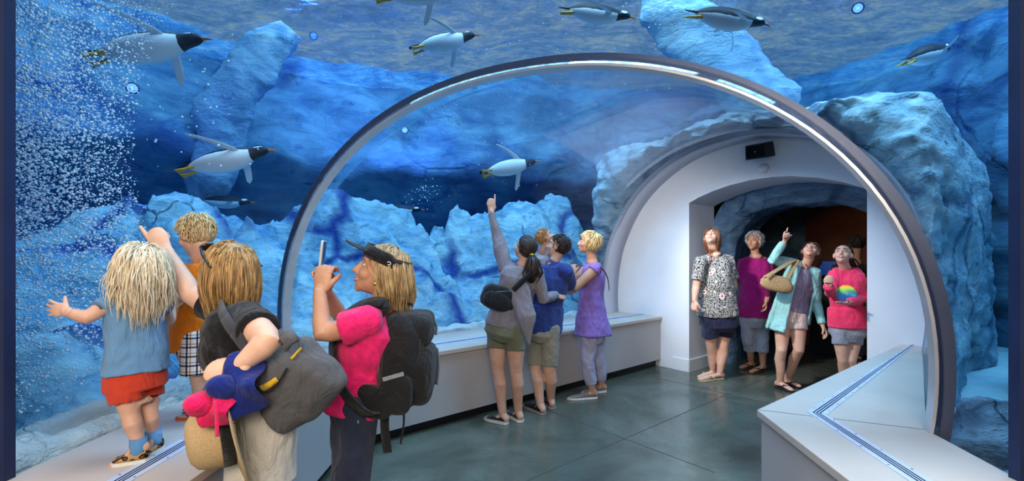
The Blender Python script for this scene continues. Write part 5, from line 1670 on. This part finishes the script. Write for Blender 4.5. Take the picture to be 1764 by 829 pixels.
def cardi(mb):
    for S in 'LR': sleeve(B, mb, S, 1.96, 0.068, 0.040)
    r, f, u = B.frame(0.6)
    for q, ks in ((-1, (0.0, 1.0)), (1, (-0.28, 1.0))):
        for k in np.linspace(ks[0], 0.98, 26):
            w = lerp(0.165, 0.150, k) * 1.05
            for a in np.linspace(-0.15 if q < 0 else 0.05, math.pi * 0.5, 9):
                # from the side round to the back
                p = B.at(k) + r * q * math.cos(a) * (w + 0.01 + 0.03 * (1 - k)) - f * math.sin(a) * 0.118
                mb.ell(p, (0.016, 0.016, 0.022), None, 8, 6)
            fr = lerp(0.095, 0.05, k) + (0.01 if q > 0 else 0)
            for e in np.linspace(0, 1, 5):
                p = B.at(k) + r * q * (w + 0.012 - e * 0.055) + f * (0.01 + e * fr)
                mb.ell(p, (0.015, 0.015, 0.022), None, 8, 6)
garment(B, 'cardigan', MINT, cardi, 0.008, 4, (0.006, 9), 22.0)
def shorts(mb):
    B.torso(mb, [(-0.19, 0.117, 0.093, 0.104), (-0.06, 0.172, 0.118, 0.138), (0.12, 0.162, 0.115, 0.115)])
    for S in 'LR': trouser(B, mb, S, 0.36, 0.092, 0.092)
garment(B, 'shorts', cloth('blush_cotton', lin(214, 190, 184), 0.9, 0.07), shorts, 0.008, 2, (0.006, 10), 23.0)
for S in 'LR': flipflop(B.root, J['an' + S], J['toe' + S] - V((0, 0, 0.019)), 1.0, RUBBER_DARK, RUBBER_DARK)
hair(B.root, J['head'], B.M, 1.0, hairmat('brown_hair', lin(40, 22, 16), lin(104, 64, 46)), 0.18, 700, grav=0.8, wave=0.02, rad=0.0034, lay=(0.0, 0.010), seed=27, fringe=0.10, hang=V((0.2, 0.25, -1)).normalized())
# tan woven shoulder bag
root = empty('shoulder_bag', U(1340, 486, 4.9), 'tan woven shoulder bag hanging on the woman in mint', 'bag')
Mb = basis((-0.3, -0.95, 0.1), (0.28, 0, 1))
n = N('woven_straw').set(0.85, 0.2)
ck = n.n('ShaderNodeTexBrick'); ck.inputs['Scale'].default_value = 26; n.l(n.coords('Object', (1, 1, 1), (1.57, 0, 0)), ck.inputs['Vector'])
ck.inputs['Color1'].default_value = lin(196, 168, 126); ck.inputs['Color2'].default_value = lin(172, 142, 102); ck.inputs['Mortar'].default_value = lin(120, 94, 66); ck.inputs['Mortar Size'].default_value = 0.04
n.color(ck.outputs['Color']); n.bump(ck.outputs['Fac'], 0.5, 0.01); STRAWBAG = n.mat
mb = MB(); sel(mb, U(1338, 489, 4.88), (0.155, 0.060, 0.088), Mb, 0.65)
for i, p in enumerate(mb.v):
    q = p - U(1338, 489, 4.88); z = q.dot(Mb.col[2]); mb.v[i] = p - Mb.col[0] * q.dot(Mb.col[0]) * (0.30 * max(0, z) / 0.088)
mb.wrinkle(0.008, 12, 4.0); mb.build('pouch', STRAWBAG, root)
for q in (-0.025, 0.025):
    mb = MB(); band(mb, [U(1318, 478, 4.86) + V((0, q, 0)), U(1345, 462, 4.88) + V((0, q, 0)), U(1371, 449, 4.98) + V((0, q, 0.012)), U(1375, 452, 5.1)], 0.022, 0.006, (-0.3, -0.6, 0.6)); mb.build('handle', STRAWBAG, root)
    mb = MB(); band(mb, [U(1356, 480, 4.84) + V((0, q, 0)), U(1366, 462, 4.86) + V((0, q, 0)), U(1374, 450, 4.96) + V((0, q, 0.008))], 0.022, 0.006, (-0.3, -0.6, 0.6)); mb.build('handle', STRAWBAG, root)

# ---- girl in pink hoodie
s = 0.88
J = dict(head=U(1452, 440, 4.58), neck=U(1457, 466, 4.62), shR=U(1439, 472, 4.64), shL=U(1473, 470, 4.60), elR=U(1431, 505, 4.58), wrR=U(1428, 493, 4.42), elL=U(1487, 514, 4.54), wrL=U(1463, 522, 4.40),
         hipR=U(1448, 570, 4.62), hipL=U(1472, 569, 4.62), knR=U(1452, 622, 4.60), knL=U(1466, 622, 4.58), anR=at(1456, 0.085, 4.66), anL=at(1470, 0.085, 4.62), toeR=at(1440, 0.005, 4.54), toeL=at(1452, 0.005, 4.50))
B = person('smiling girl in pink hoodie and grey shorts looking up', J, (-0.62, -0.72, 0), (-0.62, -0.62, 0.42), (0, 0, 1), s, 0.96, SKIN, rows(TORSO_F, 0.9, 0.95), voxel=0.006,
           hands={'R': ((0, -0.1, 1), (-0.6, -0.8, 0), 'grip', 1.0), 'L': ((-1, -0.2, -0.05), (-0.2, -0.3, -0.9), 'flat', 1.0)}, face=dict(smile=True))
HOOD = cloth('neon_pink_fleece', lin(246, 62, 108), 0.85, 0.1)
def hood(mb):
    B.torso(mb, rows([r for r in TORSO_F if 0.05 < r[0] < 1.08], 1.0, 1.05, 0.026) + [])
    B.torso(mb, [(0.06, 0.195, 0.145, 0.145), (0.4, 0.185, 0.14, 0.135)])
    for S in 'LR': sleeve(B, mb, S, 1.95, 0.068, 0.046)
    r, f, u = B.frame(1.0)
    for k in range(13):
        a = math.pi * k / 12
        mb.ell(J['neck'] + r * math.cos(a) * 0.085 - f * (math.sin(a) * 0.085 + 0.0) + u * 0.0, (0.034, 0.034, 0.034), None, 10, 8)
hm, _o = garment(B, 'hoodie', HOOD, hood, 0.0075, 3, (0.008, 8), 25.0)
n = N('rainbow_print').set(0.8, 0.2)
sx_ = n.n('ShaderNodeSeparateXYZ'); n.l(n.coords(), sx_.inputs[0])
zz = n.math('MULTIPLY', n.math('SUBTRACT', sx_.outputs[2], U(1448, 525, 4.5).z), 1 / 0.26)
n.color(n.ramp(n.math('ADD', zz, n.math('MULTIPLY', n.noise(n.coords(), 14, 2), 0.25)), [(0.15, lin(150, 90, 200)), (0.45, lin(90, 160, 230)), (0.62, lin(110, 210, 120)), (0.78, lin(250, 220, 70)), (0.95, lin(250, 130, 60))]))
r, f, u = B.frame(0.6)
pc = patch(hm, B.at(0.66) - r * 0.01, f, 0.088)
if pc.f: pc.build('chest_print', n.mat, _o, fix=False)
def shorts(mb):
    B.torso(mb, [(-0.19, 0.121, 0.098, 0.106), (-0.05, 0.18, 0.125, 0.145), (0.12, 0.17, 0.125, 0.12)])
    for S in 'LR': trouser(B, mb, S, 0.44, 0.092, 0.092)
garment(B, 'shorts', cloth('grey_jersey', lin(150, 152, 166), 0.9, 0.08), shorts, 0.008, 2, (0.006, 10), 26.0)
for S in 'LR': shoe(B.root, J['an' + S] - V((0, 0, 0.02)), J['toe' + S], s, (plain('white_shoe', lin(190, 190, 195), 0.6), RUBBER_WHITE))
hair(B.root, J['head'], B.M, 0.97, DARKHAIR, 0.13, 380, wave=0.01, rad=0.0042, lay=(0.0, 0.004), rand=(0.8, 1.2), seed=31, tail=(0, -0.112, 0.03), fringe=None)
mb = MB(); rnd = random.Random(8); t0 = J['head'] + B.M @ V((0.0, -0.105, 0.03))
for k in range(60):
    o_ = V((rnd.gauss(0, 0.012), rnd.gauss(0, 0.012), 0)); sp_ = V((rnd.gauss(0, 0.028), rnd.gauss(0, 0.02), 0))
    mb.tube([t0 + o_ * 0.3, t0 + V((0.06, 0.04, -0.02)) + o_ + sp_ * 0.5, t0 + V((0.09, 0.06, -0.10)) + o_ + sp_, t0 + V((0.08, 0.05, -0.20)) + o_ + sp_ * 0.6], [0.006, 0.008, 0.007, 0.002], 6, (False, False))
mb.build('ponytail', DARKHAIR, B.root, fix=False)

# ---- someone in dark clothes deep in the passage
J = dict(head=U(1476, 420, 6.3), neck=U(1475, 446, 6.32), shR=U(1443, 462, 6.3), shL=U(1484, 462, 6.34), elR=U(1438, 495, 6.28), wrR=U(1442, 525, 6.2), elL=U(1492, 495, 6.3), wrL=U(1490, 525, 6.25),
         hipR=U(1452, 540, 6.3), hipL=U(1476, 540, 6.34), knR=U(1452, 585, 6.3), knL=U(1478, 585, 6.3), anR=at(1452, 0.085, 6.34), anL=at(1480, 0.085, 6.34), toeR=at(1446, 0.005, 6.18), toeL=at(1482, 0.005, 6.18))
B = person('dark-clothed person standing deep in the dim passage behind the hoodie girl', J, (0, -1, 0), (0.3, 0.9, 0), (0, 0, 1), 1.0, 1.0, SKIN_TAN, None, voxel=0.008, hands={'L': ((0, 0, -1), (1, 0, 0), 'relax'), 'R': ((0, 0, -1), (-1, 0, 0), 'relax')}, face={})
def shirt(mb):
    B.torso(mb, rows([r for r in TORSO_F if -0.1 < r[0] < 1.1], 1.05, 1.1, 0.018))
    for S in 'LR': sleeve(B, mb, S, 0.8, 0.08, 0.076)
garment(B, 'tee_shirt', cloth('charcoal_cotton', lin(44, 42, 50), 0.9), shirt, 0.009, 2, (0.006, 8), 27.0)
def pants(mb):
    B.torso(mb, [(-0.19, 0.125, 0.102, 0.111), (-0.05, 0.178, 0.13, 0.13), (0.08, 0.17, 0.13, 0.12)])
    for S in 'LR': trouser(B, mb, S, 1.9, 0.1, 0.08, rk=0.085)
garment(B, 'trousers', cloth('navy_denim', lin(28, 34, 60), 0.9), pants, 0.009, 2, (0.006, 8), 28.0)
for S in 'LR': shoe(B.root, J['an' + S] - V((0, 0, 0.02)), J['toe' + S], 1.0, (RUBBER_DARK, RUBBER_DARK))
hair(B.root, J['head'], B.M, 1.0, DARKHAIR, 0.05, 240, grav=0.1, wave=0.03, rad=0.006, lay=(0.0, 0.01), seed=33, fringe=0.03)
# dim blue kiosk behind the pointing woman
kp = TP(0.72, 0, 2.6); root = empty('display_stand', kp, 'dark display stand with a dim blue top in the passage', 'stand')
mb = MB(); mb.box(kp + V((0, 0, 0.55)), (0.34, 0.30, 1.10), Mw, 0.85); mb.build('pedestal', M_BLACK, root, smooth=False, bevel=0.01)
mb = MB(); mb.box(kp + V((0, 0, 1.24)), (0.50, 0.12, 0.26), Mw @ Matrix.Rotation(-0.35, 3, 'X')); mb.build('panel', M_BLACK, root, smooth=False, bevel=0.01)
n = N('kiosk_screen'); n.bsdf.inputs['Base Color'].default_value = lin(20, 30, 60); n.bsdf.inputs['Emission Color'].default_value = lin(40, 90, 190); n.bsdf.inputs['Emission Strength'].default_value = 0.25
mb = MB(); mb.box(kp + V((0, 0, 1.24)) + (Mw @ Matrix.Rotation(-0.35, 3, 'X')) @ V((0, -0.062, 0)), (0.44, 0.004, 0.21), Mw @ Matrix.Rotation(-0.35, 3, 'X')); mb.build('screen', n.mat, root, smooth=False)

# ------------------------------------------------------------------ things carried by the two near women
def pillow(mb, pts, d0, tilt, thick, rows_=9, n=72):
    """soft bag: an outline at its own depth, swelling to `thick` on both sides"""
    P = [U(px, py, d0 + tilt * (px - pts[0][0])) for px, py in pts]
    P = resample(smooth_path(P + [P[0]], 2), n + 1)[:-1]
    c = sum(P, V()) / len(P)
    nr = V((tilt * F / d0 * 0 + 0.0, -1, 0)); e1 = (P[0] - c); nr = V((0.25, -0.95, 0.05)).normalized()
    ang = [math.pi * i / (2 * rows_) for i in range(rows_)]
    rings = []
    for a in [math.pi / 2 - x for x in ang][:-0 or None]:
        rings.append([c + (p - c) * math.cos(a) ** 0.7 - nr * thick * math.sin(a) if a < math.pi / 2 - 1e-3 else c + (p - c) * 0.02 - nr * thick for p in P])
    front = []
    for a in ang[1:]:
        front.append([c + (p - c) * math.cos(a) ** 0.7 + nr * thick * math.sin(a) for p in P])
    front.append([c + (p - c) * 0.02 + nr * thick for p in P])
    mb.rings(rings + front)
    return c, nr


GREYBAG = cloth('charcoal_nylon', lin(88, 87, 90), 0.6, 0.1, 5, 400, 0.45)
tb = U(505, 660, 1.5); root = empty('tote_bag', tb, 'large charcoal tote bag with yellow lined pockets on a woman\'s arm', 'bag')
mb = MB()
c, nr = pillow(mb, [(438, 640), (462, 612), (490, 586), (514, 578), (536, 582), (566, 612), (603, 645), (588, 674), (562, 702), (525, 732), (491, 750), (472, 738), (456, 708), (436, 672)], 1.52, 0.0006, 0.085)
mb.wrinkle(0.016, 9, 3.0, (1, 1, 1), 3); mb.build('body', GREYBAG, root)
# pocket flap with the yellow lining showing
YEL = cloth('yellow_lining', lin(206, 164, 40), 0.8)
def onbag(px, py, lift): 
    p = U(px, py, 1.52 + 0.0006 * (px - 438)); k = max(0, 1 - ((p - c).length / 0.17) ** 2) ** 0.5
    return p + nr * (0.085 * k + lift)
mb = MB(); band(mb, [onbag(462, 660, 0.012), onbag(476, 653, 0.012), onbag(489, 644, 0.012)], 0.020, 0.004, nr); mb.build('pocket_lining', YEL, root)
mb = MB(); band(mb, [onbag(510, 612, 0.012), onbag(517, 604, 0.012), onbag(525, 595, 0.012)], 0.008, 0.004, nr); mb.build('pocket_lining', YEL, root)
mb = MB(); band(mb, [onbag(450, 654, 0.014), onbag(468, 668, 0.016), onbag(492, 650, 0.016), onbag(505, 625, 0.016)], 0.006, 0.004, nr); mb.build('pocket_seam', BLACK_CLOTH, root)
mb = MB(); band(mb, [U(492, 594, 1.47), U(497, 584, 1.45), U(508, 580, 1.47)], 0.045, 0.012, (0, -1, 0.4)); mb.build('tab', GREYBAG, root)
STRAP = cloth('grey_webbing', lin(62, 62, 70), 0.7)
mb = MB(); band(mb, [U(380, 522, 1.66), U(384, 540, 1.52), U(402, 570, 1.48), U(424, 598, 1.49), U(446, 640, 1.50)], 0.034, 0.005, (-0.1, -1, 0.25)); mb.build('strap', STRAP, root)
mb = MB(); band(mb, [U(478, 574, 1.50), U(485, 580, 1.47), U(493, 589, 1.46)], 0.034, 0.005, (0.3, -1, 0.35)); mb.build('strap', STRAP, root)

# hats in her hand
def hat_frame(axis): 
    a = V(axis).normalized(); return a.to_track_quat('Z', 'Y').to_matrix()


n = N('straw_weave').set(0.85, 0.2); f = n.noise(n.coords(scale=(1, 1, 1)), 420, 2); n.color(n.ramp(f, [(0.3, lin(164, 136, 98)), (0.7, lin(204, 178, 136))])); n.bump(f, 0.3, 0.003); STRAW = n.mat
hc = U(402, 742, 1.50); Mh = hat_frame((-0.80, -0.58, -0.12))
root = empty('straw_hat', hc, 'wide-brimmed tan straw hat with black band held by the woman', 'hat')
mb = MB(); rings = []
prof = [(0.092, 0.000), (0.091, 0.035), (0.086, 0.075), (0.076, 0.105), (0.055, 0.122), (0.025, 0.128), (0.002, 0.128)]
inn = [(max(0.001, r - 0.003), z - 0.003) for r, z in reversed(prof)]
for r, z in prof + inn: rings.append([hc + Mh @ V((math.cos(a) * r, math.sin(a) * r * 1.12, z)) for a in (2 * math.pi * k / 40 for k in range(40))])
mb.rings(rings, cap=False); mb.build('crown', STRAW, root)
mb = MB(); rings = []
for r, dz in ((0.090, 0.002), (0.12, -0.002), (0.15, -0.006), (0.178, -0.002), (0.178, 0.001), (0.15, -0.003), (0.12, 0.001), (0.090, 0.005)):
    rings.append([hc + Mh @ V((math.cos(a) * r, math.sin(a) * r * 1.08, dz + 0.014 * math.sin(2 * a + 0.6) * (r - 0.09) / 0.088)) for a in (2 * math.pi * k / 60 for k in range(60))])
mb.rings(rings, cap=False); mb.build('brim', STRAW, root)
mb = MB(); rings = []
for r, z in ((0.0935, 0.004), (0.0945, 0.02), (0.0925, 0.040), (0.090, 0.040), (0.0905, 0.004)):
    rings.append([hc + Mh @ V((math.cos(a) * r, math.sin(a) * r * 1.12, z)) for a in (2 * math.pi * k / 40 for k in range(40))])
mb.rings(rings, cap=False, cyclic=True); mb.build('band', BLACK_CLOTH, root)


def floppy(name, label, c, axis, r_in, r_out, waves, amp, m, seed, crown=True, sq=1.0, tie=None):
    M_ = hat_frame(axis); root = empty(name, c, label, 'hat')
    mb = MB(); rings = []; NR = 12
    def P(k, a, off):
        r = r_in + (r_out - r_in) * k
        w = amp * k ** 1.3 * (math.sin(waves * a + seed) + 0.35 * math.sin((waves + 2) * a + 2 * seed))
        return c + M_ @ V((math.cos(a) * r * sq * (1 + 0.08 * k * math.sin(waves * a + seed + 1.2)), math.sin(a) * r * (1 + 0.08 * k * math.sin(waves * a + seed + 1.2)), w - 0.05 * k * k + off))
    A = [2 * math.pi * k / 96 for k in range(96)]
    for j in range(NR + 1): rings.append([P(j / NR, a, 0.0) for a in A])
    for j in range(NR, -1, -1): rings.append([P(j / NR, a, 0.0035) for a in A])
    mb.rings(rings, cap=False); mb.build('brim', m, root)
    if crown:
        mb = MB(); rings = []
        for t in np.linspace(0, math.pi / 2, 9): rings.append([c + M_ @ V((math.cos(a) * r_in * math.cos(t) * sq, math.sin(a) * r_in * math.cos(t), 0.065 * math.sin(t))) for a in A[::3]])
        mb.rings(rings[:-1] + [[p.lerp(c + M_ @ V((0, 0, 0.065)), 0.9) for p in rings[-2]]], cap=True); mb.wrinkle(0.008, 18, seed); mb.build('crown', m, root)
    if tie:
        mb = MB(); band(mb, tie, 0.011, 0.003, (-0.2, -1, 0)); mb.build('tie', m, root)
    return root


HATBLUE = cloth('royal_blue_cotton', lin(22, 40, 120), 0.9, 0.1)
HATPINK = cloth('bright_pink_cotton', lin(232, 24, 96), 0.9, 0.1)
floppy('sun_hat', 'ruffled royal blue child sun hat held above the straw hat', U(391, 668, 1.40), (-0.25, -0.93, 0.25), 0.040, 0.104, 4, 0.036, HATBLUE, 0.7, True, 0.85)
floppy('sun_hat', 'ruffled bright pink child sun hat with a hanging tie', U(352, 697, 1.36), (-0.35, -0.88, 0.3), 0.034, 0.066, 4, 0.026, HATPINK, 2.0, True, 1.05,
       tie=[U(372, 690, 1.31), U(374, 715, 1.30), U(375, 752, 1.30)])

# backpack of the woman in pink
root = empty('backpack', U(697, 620, 1.97), 'bulky black backpack with grey side pockets on the woman in pink', 'backpack')
PACK = cloth('black_ripstop', lin(22, 22, 26), 0.6, 0.15, 8, 300, 0.4)
lean = V((0.10, 0, 1)).normalized(); Mk = basis((1, 0.02, -0.08), lean)     # forward = away from her back
pc_ = U(694, 616, 1.97)
mb = MB(); sel(mb, pc_, (0.145, 0.098, 0.205), Mk, 0.62); mb.wrinkle(0.012, 9, 5.0, (1, 1, 1), 3); main = mb.build('main_compartment', PACK, root)
mb = MB(); sel(mb, pc_ + Mk @ V((0, 0.088, -0.055)), (0.118, 0.055, 0.125), Mk, 0.62); mb.wrinkle(0.009, 10, 6.0); mb.build('front_pocket', PACK, root)
mb = MB(); sel(mb, pc_ + Mk @ V((0, 0.055, 0.130)), (0.115, 0.068, 0.075), Mk, 0.65); mb.wrinkle(0.008, 10, 7.0); mb.build('top_pocket', PACK, root)
MESH = plain('grey_mesh', lin(132, 136, 142), 0.8, 0.2, 0, 0.3, 120)
for q in (-1, 1):
    mb = MB(); sel(mb, pc_ + Mk @ V((q * 0.138, 0.01, -0.115)), (0.022, 0.066, 0.080), Mk, 0.6); mb.build('side_pocket', PACK, root)
    mb = MB(); mb.box(pc_ + Mk @ V((q * 0.1595, 0.0, -0.040)), (0.006, 0.085, 0.016), Mk @ Matrix.Rotation(0.35, 3, 'X')); mb.build('reflective_trim', MESH, root, smooth=False, bevel=0.002)
mb = MB(); band(mb, [pc_ + Mk @ V((-0.09, 0.138, -0.13)), pc_ + Mk @ V((-0.1, 0.140, -0.05)), pc_ + Mk @ V((-0.1, 0.125, 0.03))], 0.030, 0.004, Mk @ V((-0.6, 1, 0))); mb.build('mesh_panel', MESH, root)
mb = MB(); band(mb, [pc_ + Mk @ V((-0.085, 0.118, 0.09)), pc_ + Mk @ V((-0.09, 0.120, 0.13)), pc_ + Mk @ V((-0.07, 0.098, 0.17))], 0.018, 0.004, Mk @ V((-0.6, 1, 0))); mb.build('mesh_panel', MESH, root)
mb = MB(); mb.tube([pc_ + Mk @ V((-0.115, 0.02, 0.165)), pc_ + Mk @ V((-0.147, 0.04, 0.10)), pc_ + Mk @ V((-0.15, 0.05, 0.03))], 0.004, 6); mb.build('zip', plain('zip_silver', lin(150, 150, 156), 0.35, 0.5, 0.8), root)
mb = MB(); band(mb, [pc_ + Mk @ V((-0.03, -0.055, 0.205)), pc_ + Mk @ V((0.0, -0.02, 0.245)), pc_ + Mk @ V((0.03, 0.02, 0.225))], 0.024, 0.010, Mk @ V((0, 0.3, 1))); mb.build('haul_loop', PACK, root)
shoulder = PINKJ['shL'].lerp(PINKB.chest, 0.45)
for q, sh in ((-1, PINKJ['shL']), (1, PINKJ['shR'])):
    k = sh.lerp(PINKB.chest, 0.42); y = k.y - (0.02 if q < 0 else -0.02)
    mb = MB(); band(mb, [V((pc_.x - 0.07, y, pc_.z + 0.19)), V((k.x + 0.06, y, k.z + 0.070)), V((k.x - 0.03, y, k.z + 0.068)), V((k.x - 0.125, y + q * 0.01, k.z + 0.0)), V((k.x - 0.155, y + q * 0.02, k.z - 0.11)), V((k.x - 0.085, y + q * 0.10, k.z - 0.25)), V((k.x - 0.0, y + q * 0.095, k.z - 0.34)), V((pc_.x - 0.07, y + q * 0.04, pc_.z - 0.18))], 0.052, 0.009, lambda p, k=k, y=y: V((p.x - k.x - 0.02, (p.y - PINKB.chest.y) * 1.2, p.z - k.z + 0.12)))
    mb.build('shoulder_strap', PACK, root)
# hip belt padding and the dangling straps
mb = MB(); sel(mb, U(636, 690, 1.83), (0.10, 0.030, 0.062), basis((0.0, -1, 0.0), (0.3, 0, 1)), 0.6); mb.wrinkle(0.008, 12, 3.0); mb.build('hip_belt', PACK, root)
mb = MB(); mb.tube([U(612, 700, 1.79), U(617, 728, 1.79)], 0.005, 6); mb.build('zip_pull', plain('zip_pull_grey', lin(150, 150, 150), 0.4, 0.5, 0.5), root)
for pts, w in (([U(664, 700, 1.86), U(662, 735, 1.86), U(668, 780, 1.86)], 0.034), ([U(694, 696, 1.9), U(697, 725, 1.9), U(690, 765, 1.9)], 0.008), ([U(672, 704, 1.88), U(684, 708, 1.88), U(700, 690, 1.92)], 0.008)):
    mb = MB(); band(mb, pts, w, 0.004, (0.1, -1, 0)); mb.build('dangling_strap', PACK, root)

# ------------------------------------------------------------------ penguins (gentoo): one model, copied
n = N('penguin_plumage').set(0.5, 0.35)
co = n.n('ShaderNodeTexCoord'); sp_ = n.n('ShaderNodeSeparateXYZ'); n.l(co.outputs['Object'], sp_.inputs[0])
X, Y, Z = sp_.outputs
edge = n.math('ADD', n.math('MULTIPLY', n.noise(co.outputs['Object'], 30, 3), 0.014), -0.007)
# white below a side line; the head is black with a white patch over the eye
belly = n.math('LESS_THAN', n.math('ADD', Z, edge), n.math('SUBTRACT', 0.022, n.math('MULTIPLY', n.math('MAXIMUM', n.math('SUBTRACT', -0.16, X), 0.0), 0.12)))
body = n.math('LESS_THAN', n.math('ADD', X, n.math('MULTIPLY', edge, 1.5)), 0.205)
white = n.math('MULTIPLY', belly, body)
ex = n.math('SUBTRACT', X, 0.275); ez = n.math('SUBTRACT', Z, 0.052)
pt = n.math('LESS_THAN', n.math('ADD', n.math('MULTIPLY', n.math('MULTIPLY', ex, ex), 700.0), n.math('MULTIPLY', n.math('MULTIPLY', ez, ez), 5200.0)), 1.0)
mask = n.math('MAXIMUM', white, pt)
dark = n.ramp(n.noise(co.outputs['Object'], 14, 4), [(0.3, lin(22, 24, 32)), (0.7, lin(54, 58, 70))])
n.color(n.mix(mask, dark, lin(232, 234, 236)))
n.bump(n.noise(co.outputs['Object'], 90, 3), 0.15, 0.004); M_PLUME = n.mat
n = N('flipper_plumage').set(0.5, 0.35)
g = n.n('ShaderNodeNewGeometry')
co = n.n('ShaderNodeTexCoord'); sp2 = n.n('ShaderNodeSeparateXYZ'); n.l(co.outputs['Normal'], sp2.inputs[0])
n.color(n.mix(n.math('GREATER_THAN', sp2.outputs[2], 0.0), lin(224, 226, 230), lin(70, 74, 86))); M_FLIP = n.mat
M_ORANGE = plain('orange_beak', lin(226, 120, 36), 0.45)
M_FOOT = plain('orange_foot', lin(224, 170, 70), 0.5)


def make_penguin(flap_far=0.2, flap_near=-0.9, name='penguin'):
    root = bpy.data.objects.new(name, None); root.empty_display_size = 0.1; COL.objects.link(root)
    mb = MB()
    prof = [(-0.335, 0.006, 0.0), (-0.31, 0.030, 0.0), (-0.26, 0.058, 0.0), (-0.18, 0.088, -0.002), (-0.08, 0.107, -0.004), (0.03, 0.108, -0.004), (0.12, 0.094, 0.0), (0.185, 0.070, 0.008), (0.225, 0.054, 0.016), (0.265, 0.050, 0.024), (0.30, 0.046, 0.028), (0.33, 0.033, 0.026), (0.35, 0.018, 0.022), (0.356, 0.006, 0.020)]
    rings = []
    for x, r, z in prof: rings.append([V((x, math.cos(a) * r * 1.04, z + math.sin(a) * r * 0.94)) for a in (2 * math.pi * k / 28 for k in range(28))])
    mb.rings(rings); b = mb.build('body', M_PLUME, root)
    sub = b.modifiers.new('s', 'SUBSURF'); sub.levels = 1; sub.render_levels = 1
    mb = MB(); mb.tube([(0.345, 0, 0.021), (0.385, 0, 0.018), (0.415, 0, 0.008)], [0.014, 0.010, 0.004], 12, up=V((0, 0, 1)), flat=0.9); mb.build('beak', M_ORANGE, root)
    for q in (-1, 1):
        flap = flap_near if q < 0 else flap_far
        mb = MB(); mb.ell((0.300, q * 0.042, 0.040), (0.0065, 0.004, 0.0065), None, 12, 8); mb.build('eye', M_BLACK, root)
        mb = MB(); rings = []; L = 0.27
        for k in range(13):
            e = k / 12
            c = V((0.105 - (0.26 if q < 0 else 0.08) * e ** 1.3, q * (0.086 + L * e * math.cos(flap)), 0.015 + L * e * math.sin(flap)))
            w = 0.034 * (1 - 0.25 * e) * (1 if e < 0.85 else max(0.12, 1 - ((e - 0.85) / 0.15) ** 2)); t = 0.009 * (1 - 0.6 * e)
            nr = V((0, -q * math.sin(flap), math.cos(flap)))
            rings.append([c + V((math.cos(a) * w, 0, 0)) + nr * math.sin(a) * t for a in (2 * math.pi * j / 16 for j in range(16))])
        mb.rings(rings); mb.build('flipper', M_FLIP, root)
        mb = MB()
        mb.tube([(-0.27, q * 0.034, -0.028), (-0.325, q * 0.038, -0.036)], [0.018, 0.012], 10)
        for e in (-0.3, 0, 0.3): mb.tube([(-0.318, q * 0.038, -0.036), (-0.40, q * 0.038 + 0.085 * e, -0.050)], [0.011, 0.006], 8)
        mb.add([V((-0.318, q * 0.038 - 0.008, -0.036)), V((-0.318, q * 0.038 + 0.008, -0.036)), V((-0.392, q * 0.038 + 0.026, -0.049)), V((-0.392, q * 0.038 - 0.026, -0.049)),
                V((-0.318, q * 0.038 - 0.008, -0.040)), V((-0.318, q * 0.038 + 0.008, -0.040)), V((-0.392, q * 0.038 + 0.026, -0.053)), V((-0.392, q * 0.038 - 0.026, -0.053))],
               [(0, 1, 2, 3), (7, 6, 5, 4), (0, 4, 5, 1), (1, 5, 6, 2), (2, 6, 7, 3), (3, 7, 4, 0)])
        mb.build('foot', M_FOOT, root)
    mb = MB(); rings = []
    for x, w, t in ((-0.30, 0.030, 0.012), (-0.36, 0.034, 0.008), (-0.42, 0.022, 0.004), (-0.435, 0.008, 0.002)): rings.append([V((x, math.cos(a) * w, 0.004 + math.sin(a) * t)) for a in (2 * math.pi * k / 12 for k in range(12))])
    mb.rings(rings); mb.build('tail', plain('tail_black', lin(30, 32, 40), 0.5), root)
    return root


def copy_thing(o):
    r = o.copy(); COL.objects.link(r)
    for ch in o.children:
        c = ch.copy(); COL.objects.link(c); c.parent = r
    return r


PROTO = {}
def penguin(px, py, d, ang, roll, yaw, label, flap=(0.2, -0.9), size=1.0):
    """ang: tilt of the beak in the picture plane (degrees up); yaw: turn away from the camera; roll about the body"""
    key = flap
    if key not in PROTO: PROTO[key] = o = make_penguin(*flap)
    else: o = copy_thing(PROTO[key])
    o.location = U(px, py, d)
    M_ = Matrix.Rotation(math.radians(yaw), 3, 'Z') @ Matrix.Rotation(math.radians(-ang), 3, 'Y') @ Matrix.Rotation(math.radians(roll), 3, 'X')
    o.rotation_euler = M_.to_euler(); o.scale = (size,) * 3
    return tag(o, label, 'penguin', 'penguins swimming in the tank')


GLIDE, SOAR, BANK, LOW = (-0.20, 0.18), (0.10, 0.45), (-0.35, 0.10), (-0.45, 0.10)
penguin(258, 82, 3.15, 12, -22, 10, 'large white-bellied penguin gliding over the bubbles, uppermost at left', GLIDE, 0.95)
penguin(392, 276, 3.9, 13, -22, 8, 'white-bellied penguin with yellow feet swimming above the toddler boy', GLIDE, 0.95)
penguin(768, 72, 5.0, 14, -20, 8, 'penguin swimming just under the rippled surface above the ring', LOW, 0.92)
penguin(880, 288, 6.0, 12, -50, 6, 'pale penguin above the pointing hand of the ponytailed woman', BANK, 0.95)
penguin(1255, 33, 4.2, -9, 25, 4, 'dark-backed penguin seen from below at the top right', LOW, 0.95)
penguin(1030, 24, 4.8, -8, 18, 2, 'dim penguin near the surface left of the dark-backed one', BANK, 0.95)
penguin(722, -12, 3.9, 6, -10, 8, 'penguin cut off by the top edge, one flipper showing', LOW, 0.9)
penguin(1598, 94, 4.8, 16, 10, 20, 'shadowy penguin against the blue wall at the upper right', SOAR, 1.0)
penguin(390, 348, 6.7, -3, 10, 6, 'faint distant penguin in the dark hollow behind the toddler boy', BANK, 0.95)
penguin(690, 362, 7.6, -2, 10, 4, 'faint distant penguin in the dark hollow at the middle of the ring', BANK, 0.95)
